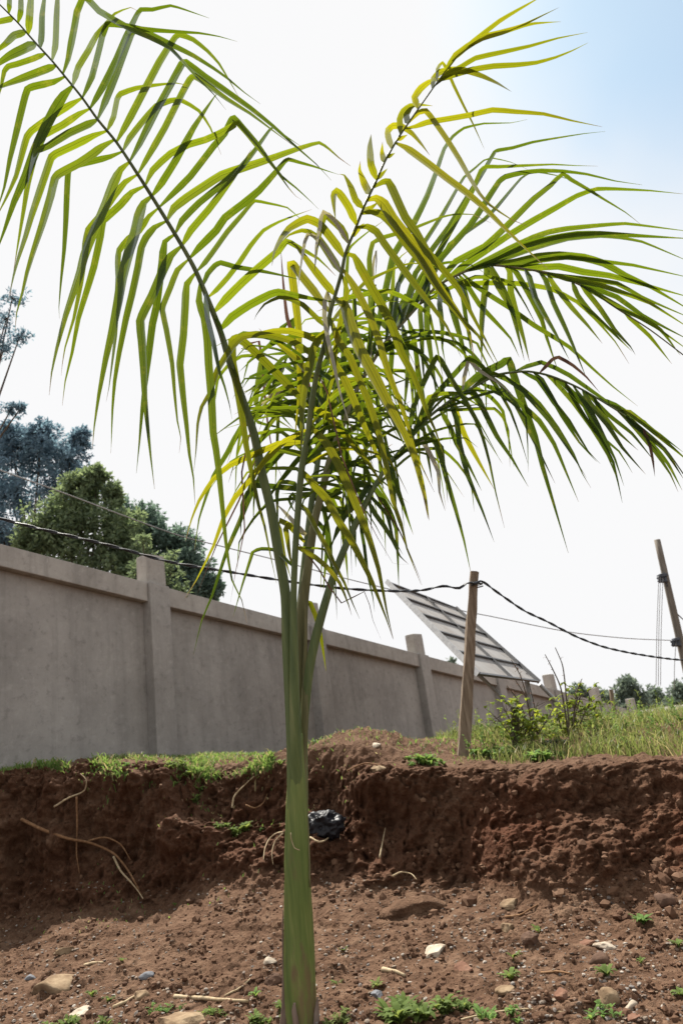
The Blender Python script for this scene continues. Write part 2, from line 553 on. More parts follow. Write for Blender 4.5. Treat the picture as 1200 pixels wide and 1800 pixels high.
M['iron'] = simple_mat('dark_iron', [(0.3, (0.03, 0.035, 0.045)), (0.7, (0.07, 0.08, 0.10))], 20, 0.6, 0.4)
M['galv'] = simple_mat('galvanised_steel', [(0.3, (0.22, 0.22, 0.23)), (0.7, (0.36, 0.36, 0.36))], 14, 0.5, 0.5, metal=0.3)
M['backsheet'] = simple_mat('panel_backsheet', [(0.25, (0.20, 0.165, 0.14)), (0.5, (0.27, 0.255, 0.24)), (0.8, (0.33, 0.32, 0.315))], 2.2, 0.6, 0.3)
M['panel_rail'] = simple_mat('panel_rail', [(0.3, (0.035, 0.036, 0.04)), (0.7, (0.07, 0.07, 0.075))], 8, 0.5, 0.4)
M['bag'] = simple_mat('black_plastic', [(0.3, (0.006, 0.006, 0.008)), (0.7, (0.02, 0.02, 0.024))], 9, 0.45, 0.2)
M['bark'] = simple_mat('tree_bark', [(0.3, (0.05, 0.04, 0.03)), (0.7, (0.13, 0.105, 0.08))], 14, 0.95, bstr=0.7, bdist=0.02, stretch=(1, 1, 0.3))
M['roof'] = simple_mat('rusty_roof_sheet', [(0.3, (0.10, 0.06, 0.045)), (0.7, (0.26, 0.25, 0.25))], 5, 0.6, 0.4)
M['wallpaint'] = simple_mat('mud_house_wall', [(0.3, (0.18, 0.12, 0.09)), (0.7, (0.28, 0.2, 0.15))], 4, 0.9)
M['tree_blue'] = leaf_mat('foliage_blue_green', (0.090, 0.140, 0.165), (0.095, 0.145, 0.185), tip=False, streak=False, sheen=0.03, gloss=0.6)
M['tree_green'] = leaf_mat('foliage_olive_green', (0.105, 0.135, 0.060), (0.085, 0.115, 0.070), tip=False, streak=False, sheen=0.03, gloss=0.6)
M['tree_dark'] = leaf_mat('foliage_dark_green', (0.080, 0.118, 0.085), (0.075, 0.110, 0.095), tip=False, streak=False, sheen=0.03, gloss=0.6)
M['tree_far'] = leaf_mat('foliage_far_green', (0.08, 0.10, 0.07), (0.085, 0.11, 0.09), tip=False, streak=False, sheen=0.03, gloss=0.6)
M['weed'] = leaf_mat('weed_leaf', (0.100, 0.125, 0.028), (0.066, 0.092, 0.028), tip=False, streak=False, sheen=0.03, gloss=0.6)
M['fern'] = leaf_mat('soft_weed_leaf', (0.10, 0.15, 0.03), (0.07, 0.115, 0.035), tip=False, streak=False, sheen=0.03, gloss=0.6)
M['grass'] = leaf_mat('grass_blade', (0.10, 0.12, 0.03), (0.085, 0.105, 0.035), tip=False, streak=False, sheen=0.03, gloss=0.6)
M['drygrass'] = leaf_mat('dry_grass_blade', (0.16, 0.14, 0.06), (0.19, 0.165, 0.09), tip=False, streak=False, sheen=0.03, gloss=0.6)
M['shrub_leaf'] = leaf_mat('shrub_leaf', (0.17, 0.19, 0.02), (0.085, 0.115, 0.02), tip=False, streak=False, sheen=0.03, gloss=0.6)
M['dead_leaf'] = leaf_mat('dry_shrub_leaf', (0.05, 0.03, 0.02), (0.10, 0.065, 0.055), tip=False, streak=False, sheen=0.03, gloss=0.6)

# ================================================================== TERRAIN
XK = [-6, -3.2, -2.2, -0.9, 0.2, 1.1, 2.4, 6]
HK = [1.50, 1.46, 1.32, 1.20, 1.00, 0.92, 0.82, 0.75]
WALL_AZ = math.radians(37)
WD = np.array([math.sin(WALL_AZ), math.cos(WALL_AZ), 0.0])
WN = np.array([math.cos(WALL_AZ), -math.sin(WALL_AZ), 0.0])       # faces the camera
WP0 = at(268, 1032, 10.8)
WSLOPE = -0.141
WH = 2.74                                                        # wall height under the top of its coping

def wall_y(X):
    return WP0[1] + (X - WP0[0]) / math.tan(WALL_AZ)

def wall_top(s):
    return WP0[2] + WSLOPE * s

def bank_base(X):
    Xc = np.clip(X, -6, 5)
    z = np.zeros_like(Xc)
    n = vnoise(np.stack([Xc * 0.8, z, z], -1), 3) * 0.16 + vnoise(np.stack([Xc * 2.7, z, z], -1), 5) * 0.07
    return 6.55 - 0.35 * np.clip(Xc, -2.4, 5) - 0.12 * np.clip(Xc + 2.4, -6, 0) + n

def build_terrain():
    cols = np.concatenate([[-2500, -900, -300, -120, -60, -30, -16, -10, -7.5, -6.2], np.arange(-5.2, 3.7, 0.0125),
                           np.arange(3.7, 9, 0.12), [9.5, 11, 14, 20, 32, 60, 120, 300, 900, 2500]])
    nc = len(cols)
    Yb = bank_base(cols)
    h = np.interp(cols, XK, HK)
    rows = []   # each: (Y array, Z array, kind weight face, redness)
    def add(Y, Z, face, red, amp):
        rows.append((Y, Z, np.broadcast_to(face, Y.shape), np.broadcast_to(red, Y.shape), np.broadcast_to(amp, Y.shape)))
    z0 = np.zeros(nc)
    for Y in (-1500, -300, -60, -20, -8, -3, 0, 1.4):
        add(np.minimum(z0 + Y, Yb - 1.0 + (Y - 2.8) * 0.2), z0, 0, 0.1, 0.3)
    for s in np.linspace(0, 1, 300, endpoint=False):
        Y = 2.6 + (Yb - 0.9 - 2.6) * s
        add(Y, z0 + 0.03 * np.clip(s - 0.7, 0, 1), 0, 0.12, 1.0)
    A = np.array([(-0.9, 0.005), (-0.36, 0.02), (-0.1, 0.08), (0.02, 0.22), (0.08, 0.45), (0.13, 0.70), (0.2, 0.9), (0.32, 0.985), (0.7, 1.0), (1.3, 1.0)])
    S = np.array([(-0.9, 0.01), (-0.4, 0.08), (0.0, 0.2), (0.2, 0.34), (0.34, 0.46), (0.6, 0.50), (0.7, 0.70), (0.80, 0.88), (0.98, 0.98), (1.3, 1.0)])
    Rr = np.array([(-0.9, 0.005), (-0.74, 0.06), (-0.60, 0.20), (-0.46, 0.36), (-0.26, 0.50), (-0.02, 0.62), (0.05, 0.85), (0.12, 0.96), (0.4, 1.0), (1.3, 1.02)])
    wS = smooth(-2.25, -1.75, cols) * (1 - smooth(-0.55, 0.0, cols))
    wR = smooth(0.55, 1.0, cols)
    wA = 1 - wS - wR
    for t in np.linspace(0, 9, 170, endpoint=False):
        i = int(t); f = t - i
        off = sum(w * ((1 - f) * P[i][0] + f * P[i + 1][0]) for w, P in ((wA, A), (wS, S), (wR, Rr)))
        zf = sum(w * ((1 - f) * P[i][1] + f * P[i + 1][1]) for w, P in ((wA, A), (wS, S), (wR, Rr)))
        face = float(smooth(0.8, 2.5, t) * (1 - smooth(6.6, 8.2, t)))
        red = 0.12 + face * (0.55 + 0.45 * smooth(0.5, 1.2, cols) * (1 - smooth(4.5, 6.5, t)))  # face term carries both red subsoil and painted bank shade
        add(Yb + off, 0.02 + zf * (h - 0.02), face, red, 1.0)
    Ye = Yb + 1.3
    Yw = np.maximum(wall_y(cols), Ye + 0.35)
    s_w = (np.stack([cols, Yw, z0], -1) - WP0) @ WD
    zb = np.clip(wall_top(s_w) - WH + 0.05, -4.0, 1.45)
    he = h * np.where(cols > 0.5, 1.02, 1.0)
    for t in np.linspace(0, 1, 110, endpoint=False):
        Y = Ye + (Yw + 0.5 - Ye) * t
        k = smooth(0.25, 1.0, np.full(nc, t))
        rise = 0.17 * smooth(0.0, 0.9, Y - Ye) * smooth(0.0, 0.9, cols)
        add(Y, (he + rise) * (1 - k) + zb * k, 0, 0.15, 1.0)
    for dy in (1.0, 3, 8, 20, 50, 120, 300, 900, 2500):
        k = smooth(0, 60, dy)
        add(Yw + dy, zb * (1 - k) + (-4.0) * k, 0, 0.1, 0.2)
    Yg = np.array([r[0] for r in rows]); Zg = np.array([r[1] for r in rows])
    Fg = np.array([r[2] for r in rows]); Rg = np.array([r[3] for r in rows]); Ag = np.array([r[4] for r in rows])
    Xg = np.broadcast_to(cols, Yg.shape).copy()
    near = (Xg > -6) & (Xg < 9) & (Yg > 2) & (Yg < 30)
    P = np.stack([Xg, Yg, Zg], -1)
    # loose heap of soil on the terrace behind the trunk
    mx, my = Xg + 0.02, Yg - 7.9
    heap = 0.34 * np.exp(-(mx / 0.72) ** 2 - (my / 0.65) ** 2)
    Pn = P[near]
    F, Am = Fg[near], Ag[near]
    low = fbm(Pn * 1.1, 3, 11)
    midn = fbm(Pn * 4.2, 4, 23, 0.55)
    rid = fbm(Pn * np.array([5.5, 5.5, 3.6]), 4, 31, 0.55, ridged=True)
    fine = fbm(Pn * 19.0, 3, 41, 0.6)
    crack = np.clip(np.abs(vnoise(Pn * np.array([3.1, 3.1, 0.9]) + 0.35 * fbm(Pn * 6, 2, 77)[:, None], 57)) * 9, 0, 1)
    lay = vnoise(Pn * np.array([1.3, 1.3, 15.0]) + 0.6 * midn[:, None], 19)
    d_face = 0.10 * low + 0.070 * midn + 0.045 * rid + 0.024 * fine - 0.05 * (1 - crack) + 0.024 * lay
    gx = lambda c, w, zc, zw: np.exp(-((Pn[:, 0] - c) / w) ** 2 - ((Pn[:, 2] - zc) / zw) ** 2)
    d_face += 0.40 * gx(-1.95, 0.26, 0.55, 0.30) + 0.22 * gx(-1.45, 0.25, 0.30, 0.2) - 0.30 * gx(0.12, 0.30, 0.62, 0.22) - 0.16 * gx(-2.75, 0.35, 0.7, 0.4) + 0.2 * gx(-0.75, 0.25, 0.45, 0.2)
    d_face += 0.12 * gx(1.5, 0.2, 0.3, 0.2) + 0.10 * gx(2.2, 0.25, 0.3, 0.2) - 0.12 * gx(1.85, 0.12, 0.35, 0.3)
    d_face *= 1 - 0.3 * smooth(0.2, 0.8, Pn[:, 0])
    fi = np.where(F > 0.05)[0]
    w1, w2 = worley(Pn[fi] * np.array([6.5, 6.5, 5.0]) + 0.5 * low[fi][:, None], 3)
    w3, w4 = worley(Pn[fi] * np.array([17.0, 17.0, 14.0]) + 0.6 * midn[fi][:, None], 8)
    d_face[fi] += 0.030 * (0.55 - w1) - 0.022 * np.clip(1 - (w2 - w1) * 7, 0, 1) + 0.034 * (0.5 - w3) - 0.012 * np.clip(1 - (w4 - w3) * 6, 0, 1)
    d_flat = 0.030 * low + 0.020 * midn + 0.016 * fine * (0.6 + 0.8 * (midn > 0.1))
    q = P[near]
    q[:, 1] -= F * d_face * Am
    q[:, 2] += (F * 0.35 * d_face + (1 - F) * d_flat) * Am
    P[near] = q
    P[..., 2] += heap * (1 - Fg)
    # turf lip and torn-out hollows along the brow of the cut
    nr = Yg.shape[0]
    V = P.reshape(-1, 3)
    idx = np.arange(nr * nc).reshape(nr, nc)
    quads = np.stack([idx[:-1, :-1], idx[:-1, 1:], idx[1:, 1:], idx[1:, :-1]], -1).reshape(-1, 4)
    me = bpy.data.meshes.new('ground')
    me.vertices.add(len(V)); me.vertices.foreach_set('co', V.astype(np.float32).ravel())
    me.loops.add(quads.size); me.loops.foreach_set('vertex_index', quads.astype(np.int32).ravel())
    me.polygons.add(len(quads))
    me.polygons.foreach_set('loop_start', np.arange(0, quads.size, 4, dtype=np.int32))
    me.polygons.foreach_set('loop_total', np.full(len(quads), 4, dtype=np.int32))
    me.polygons.foreach_set('use_smooth', np.ones(len(quads), dtype=bool))
    me.update(calc_edges=True)
    at_ = me.attributes.new('redness_and_shade', 'FLOAT', 'POINT')
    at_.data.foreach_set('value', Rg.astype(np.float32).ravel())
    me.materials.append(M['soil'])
    o = bpy.data.objects.new('ground', me)
    COL.objects.link(o)
    tag(o, 'bare red brown soil with a cut earth bank and terrace above', None, kind='structure')
    sel = (Xg[:-1, :-1] > -6) & (Xg[:-1, :-1] < 9) & (Yg[:-1, :-1] > 2.0) & (Yg[:-1, :-1] < 30)
    qs = quads.reshape(nr - 1, nc - 1, 4)[sel]
    return BVHTree.FromPolygons(V.tolist(), qs.tolist())

GROUND = build_terrain()

def hit(px, py):
    v = ray(px, py)
    loc, nrm, i, d = GROUND.ray_cast(Vector(CAMP), Vector(v).normalized())
    if loc is None:
        return None, None
    return np.array(loc), np.array(nrm)

def drop(X, Y):
    loc, nrm, i, d = GROUND.ray_cast(Vector((X, Y, 8)), Vector((0, 0, -1)))
    return None if loc is None else np.array(loc)

# ================================================================== BOUNDARY WALL
SP = 3.78
def wpt(s, z, n=0.0):
    p = WP0 + WD * s + WN * n
    return np.array([p[0], p[1], z])

wall = thing('boundary_wall', wpt(0, wall_top(0) - WH), 'long grey rendered concrete boundary wall with coping and pillars running downhill behind the palm', 'wall')
WO = np.array(wall.location)
def slab(name, s0, s1, zlo, zhi, n0, n1, mat, bev=0.012):
    """piece of wall between s0 and s1; zlo and zhi are offsets from the sloping top line"""
    V = []
    for s in (s0, s1):
        for n in (n0, n1):
            for dz in (zlo, zhi):
                V.append(wpt(s, wall_top(s) + dz, n))
    F = [(0, 1, 3, 2), (4, 6, 7, 5), (0, 4, 5, 1), (2, 3, 7, 6), (1, 5, 7, 3), (0, 2, 6, 4)]
    bm = bmesh.new()
    vs_ = [bm.verts.new(v - WO) for v in V]
    for f in F:
        bm.faces.new([vs_[i] for i in f])
    bmesh.ops.recalc_face_normals(bm, faces=bm.faces[:])
    if bev:
        bmesh.ops.bevel(bm, geom=bm.edges[:], offset=bev, segments=2, affect='EDGES', profile=0.6)
    me = bpy.data.meshes.new(name)
    bm.to_mesh(me); bm.free()
    me.materials.append(mat)
    o = bpy.data.objects.new(name, me)
    COL.objects.link(o)
    o.parent = wall
    return o

for k in range(-2, 9):
    s0 = k * SP
    hw = 0.19
    slab('wall_panel', s0 + hw, s0 + SP - hw, -WH - 0.5, -0.312, -0.10, 0.0, M['plaster'], 0.006)
    slab('coping', s0 + hw + 0.002, s0 + SP - hw - 0.002, -0.31, 0.0, -0.14, 0.14, M['coping'])
    slab('pilaster', s0 - hw, s0 + hw, -WH - 0.5, 0.003, -0.16, 0.20, M['plaster'], 0.02)
    # rounded pillar head
    c = wpt(s0, wall_top(s0) + 0.25, -0.02)
    V, F = box_geo(c - WO, WD * 0.19, WN * 0.14, np.array([0, 0, 0.27]), 0.045)
    V = V + (fbm((V + WO) * 6, 2, 5) * 0.008)[:, None]
    mesh_obj('pillar_head', V, F, M['coping'], wall, False)

# ================================================================== SOLAR ARRAY
def solar():
    q = [(678, 1025), (800, 1071), (944, 1200), (836, 1187)]
    Rm = np.array([ray(*p) for p in q]).T                         # columns A B C D
    Mx = Rm * np.array([1, -1, 1, -1])
    u, s, vt = np.linalg.svd(Mx)
    t = vt[-1]
    t = t / t[0] * 11.5
    A, B, C, D = [CAMP + ray(*p) * tt for p, tt in zip(q, t)]
    D = A + (C - B)
    ex, ey = B - A, D - A
    nrm = np.cross(ex, ey); nrm /= np.linalg.norm(nrm)
    if np.dot(nrm, CAMP - A) < 0:
        nrm = -nrm
    base = A + 0.5 * ex + 1.05 * ey
    root = thing('solar_array', base, 'tilted solar panel array seen from below rising over the grey wall', 'solar panel')
    O = np.array(root.location)
    lx, ly = np.linalg.norm(ex), np.linalg.norm(ey)
    ux, uy = ex / lx, ey / ly
    rows, colsn = 5, 2
    for r in range(rows):
        for c in range(colsn):
            cc = A + ex * ((c + 0.5) / colsn) + ey * ((r + 0.5) / rows)
            V, F = box_geo(cc - O, ux * (lx / colsn / 2 - 0.008), uy * (ly / rows / 2 - 0.01), nrm * 0.006)
            mesh_obj('panel', V, F, M['backsheet'], root)
    w = max(lx, ly) * 0.0065
    for r in range(rows + 1):
        cc = A + ex * 0.5 + ey * (r / rows)
        V, F = box_geo(cc - O + nrm * (0.009 + w * 0.7), ux * (lx / 2), uy * w * (1.0 if r in (0, rows) else 0.9), nrm * w * 0.7)
        mesh_obj('cross_rail', V, F, M['panel_rail'], root)
    for c, mt in ((0, M['galv']), (0.5, M['panel_rail']), (1, M['panel_rail'])):
        cc = A + ex * c + ey * 0.5
        V, F = box_geo(cc - O + nrm * (0.012 + w * 0.8), ux * w * (0.5 if c == 0.5 else 0.9), uy * (ly / 2 + w), nrm * w * (0.7 if c == 0.5 else 1.6))
        mesh_obj('side_rail', V, F, mt, root)
    # struts down to the ground behind the wall
    for px, py, qx, qy in ((826, 1172, 950, 1291), (948, 1203, 1040, 1296)):
        p = at(px, py, A[1] * 0.98); g = at(qx, qy, A[1] * 1.0)
        V, F, U = tube_geo([p - O, g - O], 0.03, 8)
        mesh_obj('strut', V, F, M['galv'], root)
    for c in (0.95,):
        p = A + ex * c + ey * 0.9
        g = np.array([p[0], p[1], -2.5])
        V, F, U = tube_geo([p - O, g - O], 0.045, 8)
        mesh_obj('post', V, F, M['galv'], root)
    return A, B, C, D, lx, ly
SOL = solar()

# ================================================================== TREES
def leaf_cloud(centres, radii, n_per, size, rng, aspect=0.45, droop=0.0, fill=0.55):
    """many small bent leaf blades gathered in clumps"""
    V, F = [], []
    for c, r in zip(centres, radii):
        n = int(n_per)
        d = rng.normal(size=(n, 3)); d /= np.linalg.norm(d, axis=1)[:, None]
        rr = rng.random(n) ** fill
        pos = np.asarray(c) + d * rr[:, None] * np.asarray(r)
        ax = d * 0.6 + rng.normal(size=(n, 3)) * 0.7
        ax[:, 2] -= droop
        ax /= np.linalg.norm(ax, axis=1)[:, None] + 1e-9
        sd = np.cross(ax, rng.normal(size=(n, 3)))
        sd /= np.linalg.norm(sd, axis=1)[:, None] + 1e-9
        nm = np.cross(ax, sd)
        L = size * (0.6 + 0.8 * rng.random(n))[:, None]
        W = L * aspect
        b = len(V) * 0
        for k in range(n):
            o = len(V)
            p = pos[k]
            V += [p, p + ax[k] * L[k] * 0.5 + sd[k] * W[k] * 0.5, p + ax[k] * L[k] - nm[k] * L[k] * 0.15, p + ax[k] * L[k] * 0.5 - sd[k] * W[k] * 0.5]
            F += [(o, o + 1, o + 2), (o, o + 2, o + 3)]
    return np.array(V), F

def make_tree(name, label, base, clumps, size, mat, seed, group=None, subn=26, leaves=26, spread=0.32, trunk_r=0.16, cat='tree', aspect=0.45):
    """clumps: list of (world centre, radius) for the main masses of the crown"""
    rng = np.random.default_rng(seed)
    root = thing(name, base, label, cat, group)
    O = np.array(base)
    centres, radii, limbs = [], [], []
    top = max(c[2] for c, r in clumps)
    meanc = np.mean([c for c, r in clumps], axis=0)
    fork = O + np.array([(meanc[0] - O[0]) * 0.5, (meanc[1] - O[1]) * 0.5, max(0.5, (min(c[2] - r * 0.6 for c, r in clumps) - O[2]) * 0.8)])
    limbs.append(tube_geo(catmull(np.array([O, O + (fork - O) * 0.5 + rng.normal(size=3) * 0.06, fork]), 5) - O, np.linspace(trunk_r, trunk_r * 0.7, 11), 9))
    for c, r in clumps:
        c = np.asarray(c)
        mid = (fork + c) / 2 + rng.normal(size=3) * r * 0.15
        path = catmull(np.array([fork - (fork - O) * 0.05, mid, c]), 5)
        limbs.append(tube_geo(path - O, np.linspace(trunk_r * 0.55, trunk_r * 0.16, len(path)), 7))
        for i in range(subn):
            d = rng.normal(size=3); d /= np.linalg.norm(d)
            cc = c + d * r * (0.3 + 1.0 * rng.random() ** 1.3)
            centres.append(cc - O)
            radii.append(r * spread * (0.6 + 0.7 * rng.random()) * np.array([1, 1, 1.25]))
            if i % 2 == 0:
                limbs.append(tube_geo(np.array([c - O, (c + cc) / 2 - O + rng.normal(size=3) * r * 0.05, cc - O]), [trunk_r * 0.15, trunk_r * 0.1, trunk_r * 0.04], 5))
    g = join(limbs)
    mesh_obj('trunk', g[0], g[1], M['bark'], root, True)
    V, F = leaf_cloud(centres, radii, leaves, size, rng, aspect)
    mesh_obj('crown', V, F, mat, root)
    return root

def px_clump(px, py, Y, rpx):
    P = at(px, py, Y)
    return P, px2m(rpx, P)

def gnd_under(px, Y, z):
    P = at(px, 1150, Y)
    return np.array([P[0], P[1], z])

make_tree('tree', 'tall bluish feathery tree at picture left above the wall', gnd_under(40, 15, 0.8),
          [px_clump(*a) for a in ((25, 800, 15, 42), (70, 790, 15.2, 40), (118, 800, 15, 38), (20, 870, 15, 48), (90, 860, 15.4, 48), (150, 860, 15, 30), (10, 940, 15, 50), (-50, 850, 15, 60), (-40, 930, 15, 60), (75, 760, 15, 20), (140, 770, 15.2, 16), (20, 765, 15, 20))],
          0.10, M['tree_blue'], 21, 'trees behind the wall', 64, 36, 0.22, 0.06)
make_tree('tree', 'olive green leafy tree in front of the bluish one, left of the pillar head', gnd_under(150, 13, 0.9),
          [px_clump(*a) for a in ((140, 860, 13, 34), (95, 920, 13, 42), (150, 915, 13, 46), (205, 930, 13, 40), (60, 955, 13, 30), (110, 965, 13, 45), (180, 975, 13, 48), (230, 985, 13, 40), (170, 840, 13, 18), (198, 870, 13, 16), (230, 1015, 13, 30))],
          0.10, M['tree_green'], 22, 'trees behind the wall', 64, 36, 0.26, 0.055)
make_tree('tree', 'dark green tree behind the pillar head and sloping down to the cable', gnd_under(290, 14, 0.5),
          [px_clump(*a) for a in ((225, 915, 14, 30), (262, 920, 14, 28), (300, 950, 14, 34), (245, 965, 14, 40), (290, 1000, 14, 40), (330, 990, 14, 30), (355, 1025, 14, 30), (325, 1035, 14, 34), (372, 1035, 14, 16), (270, 1030, 14, 36))],
          0.10, M['tree_dark'], 23, 'trees behind the wall', 64, 36, 0.26, 0.055)
make_tree('tree', 'leafy sprays of a tree reaching in at the left edge under the palm frond', gnd_under(-120, 11, 1.0),
          [px_clump(*a) for a in ((-110, 640, 11, 70), (-90, 560, 11, 70), (-100, 720, 11, 60), (22, 525, 11, 20), (12, 560, 11, 20), (35, 592, 11, 16), (8, 610, 11, 18), (20, 720, 11, 12), (38, 716, 11, 8), (-20, 590, 11, 30))],
          0.07, M['tree_blue'], 24, 'trees behind the wall', 15, 16, 0.34, 0.06)
make_tree('tree', 'young green sapling just behind the wall beside the pillar head', gnd_under(250, 11.2, 0.6),
          [px_clump(*a) for a in ((252, 950, 11.2, 12), (295, 985, 11.2, 16), (300, 1010, 11.2, 18), (240, 1000, 11.2, 14), (315, 1035, 11.2, 12))],
          0.09, M['tree_green'], 25, 'trees behind the wall', 12, 12, 0.4, 0.04)
make_tree('tree', 'small distant tree top showing under the solar panel edge', gnd_under(793, 40, -3.0),
          [px_clump(793, 1168, 40, 9), px_clump(790, 1180, 40, 10)], 0.3, M['tree_far'], 26, 'distant trees', 12, 14, 0.4, 0.15)
for i, (lab, cl) in enumerate((
    ('rounded distant pine behind the last wall pillars', ((1104, 1205, 60, 14), (1098, 1225, 60, 20), (1118, 1230, 60, 20), (1088, 1245, 60, 18), (1108, 1250, 60, 20))),
    ('low bluish distant trees just right of the rounded pine', ((1150, 1220, 75, 13), (1160, 1238, 75, 18), (1140, 1245, 75, 16), (1175, 1245, 75, 16))),
    ('distant trees at the right edge beside the leaning utility pole', ((1192, 1212, 70, 14), (1205, 1230, 70, 20), (1190, 1245, 70, 18), (1230, 1225, 70, 30))),
    ('dim distant shrubbery tree behind the pillar heads', ((1020, 1222, 50, 14), (1045, 1228, 50, 16), (1005, 1235, 50, 14), (1060, 1240, 50, 14))))):
    make_tree('tree', lab, gnd_under(cl[0][0], cl[0][2], -4.0), [px_clump(*a) for a in cl], 0.34, M['tree_far'], 40 + i, 'distant trees', 30, 34, 0.36, 0.2)

# small house roof at the right edge
def house():
    c = at(1225, 1262, 30)
    root = thing('small_house', (c[0], c[1], -3.0), 'low rusty sheet metal roof of a small house peeping in at the right edge', 'house')
    O = np.array(root.location)
    V, F = box_geo(np.array([0.6, 1.5, 1.3]), (1.9, 0, 0), (0, 1.5, 0), (0, 0, c[2] - 0.1 - (-3.0) - 1.3))
    V[:, 2] = np.where(V[:, 2] > 1.3, c[2] + 3.0 - 0.1, 0)
    mesh_obj('wall', V, F, M['wallpaint'], root)
    n = 22
    Vr, Fr = [], []
    for j in range(2):
        for i in range(n + 1):
            x = -1.6 + 4.6 * i / n
            z = c[2] + 3.0 - 0.02 + (0.03 if i % 2 else 0) + j * 0.55
            Vr += [(x, -0.4 + j * 3.9, z), (x, -0.4 + j * 3.9, z - 0.03)]
    for i in range(n):
        a, b = 2 * i, 2 * (n + 1) + 2 * i
        Fr += [(a, a + 2, b + 2, b), (a + 1, b + 1, b + 3, a + 3), (a, a + 1, a + 3, a + 2), (b, b + 2, b + 3, b + 1)]
    mesh_obj('roof', Vr, Fr, M['roof'], root)
house()

# ================================================================== POSTS, POLE, CABLES
def timber(name, p0, p1, w0, w1, label, cat, mat, seed):
    root_loc = np.asarray(p0)
    n = 16
    V, F, U = tube_geo([np.asarray(p0) + (np.asarray(p1) - p0) * t for t in np.linspace(0, 1, n)], np.linspace(w0, w1, n) * 0.70, 4, None, math.pi / 4)
    bm = bmesh.new()
    vv = [bm.verts.new(v) for v in V]
    for f in F:
        bm.faces.new([vv[i] for i in f])
    long_edges = [e for e in bm.edges if abs(e.verts[0].index - e.verts[1].index) == 0 or True]
    bm.verts.index_update()
    long_edges = [e for e in bm.edges if abs(e.verts[0].index - e.verts[1].index) == 4]
    bmesh.ops.bevel(bm, geom=long_edges, offset=w0 * 0.12, segments=2, affect='EDGES')
    P = np.array([v.co[:] for v in bm.verts])
    P2 = P + np.stack([fbm(P * np.array([14, 14, 3.5]), 3, seed + i) for i in range(3)], -1) * w0 * 0.07
    Fc = [tuple(v.index for v in f.verts) for f in bm.faces]
    bm.verts.index_update()
    Fc = [tuple(v.index for v in f.verts) for f in bm.faces]
    bm.free()
    o = mesh_obj(name, P2, Fc, mat, None, False, None, root_loc)
    return tag(o, label, cat)

pb, pn = hit(806, 1328)
if pb is None:
    print('POST MISS'); pb = at(806, 1328, 7.4)
PY = pb[1]
ptop = at(833, 1006, PY + 0.05)
timber('wooden_post', pb - np.array([0, 0, 0.2]), ptop, px2m(21, pb), px2m(14.5, ptop), 'leaning weathered wooden post carrying the twisted cable', 'post', M['wood'], 3)
sb, sn_ = hit(904, 1322)
if sb is None:
    sb = at(904, 1322, 7.2)
timber('post_stump', sb - np.array([0, 0, 0.15]), at(903, 1243, sb[1]), px2m(15, sb), px2m(13, sb), 'short dark mossy post stump standing in the green weeds', 'post', M['darkwood'], 9)
kb = at(1085, 1300, 9.5)
timber('stake', kb, at(1073, 1212, 9.5), px2m(7, kb), px2m(6, kb), 'thin weathered stake in tall grass before the last wall pillars', 'stake', M['wood'], 12)

def path_px(pts, n=6):
    P = np.array([at(x, y, Y) for x, y, Y in pts])
    return catmull(P, n)

def twisted(path, r, turns_per_m):
    d = np.r_[0, np.cumsum(np.linalg.norm(np.diff(path, axis=0), axis=1))]
    n = int(d[-1] * turns_per_m * 8)
    ss = np.linspace(0, d[-1], n)
    C = np.stack([np.interp(ss, d, path[:, i]) for i in range(3)], -1)
    T = np.gradient(C, axis=0); T /= np.linalg.norm(T, axis=1)[:, None]
    side = np.cross(T, [0, 0, 1.0]); side /= np.linalg.norm(side, axis=1)[:, None]
    up = np.cross(side, T)
    out = []
    for ph in (0, math.pi):
        a = ss * turns_per_m * 2 * math.pi + ph
        out.append(C + r * (np.cos(a)[:, None] * side + np.sin(a)[:, None] * up))
    return out

cpath_l = [(-120, 878, 5.6), (0, 911, 5.9), (60, 927, 6.0), (190, 958, 6.3), (300, 988, 6.5), (390, 1003, 6.65), (500, 1021, 6.85), (600, 1034, 7.0), (690, 1039, 7.1), (745, 1037, PY - 0.12), (780, 1030, PY - 0.1), (806, 1034, PY - 0.08), (822, 1024, PY - 0.07), (836, 1026, PY - 0.07),
           (845, 1021, PY - 0.03), (872, 1040, PY + 0.1), (920, 1073, PY + 0.35), (960, 1092, PY + 0.6), (1010, 1118, PY + 0.9), (1060, 1137, PY + 1.2), (1120, 1150, PY + 1.6), (1197, 1160, PY + 2.2), (1290, 1158, PY + 3)]
cp = path_px(cpath_l, 8)
cable = thing('twisted_cable', cp[0], 'black twisted two strand cable strung across to the leaning wooden post', 'cable')
for st, mt in zip(twisted(cp, 0.008, 2.6), (M['cable'], M['cable_blue'])):
    V, F, U = tube_geo(st - cp[0], 0.0082, 6)
    mesh_obj('strand', V, F, mt, cable, True)
# turns of cable round the post top
k0 = at(836, 1027, PY + 0.04)
tt = np.linspace(0, 4 * math.pi, 40)
rp = px2m(11, k0)
loop = np.stack([k0[0] + rp * np.cos(tt), k0[1] + rp * np.sin(tt), k0[2] - 0.03 + 0.05 * tt / (4 * math.pi)], -1)
V, F, U = tube_geo(loop - cp[0], 0.008, 6)
mesh_obj('cable_tie', V, F, M['cable'], cable, True)

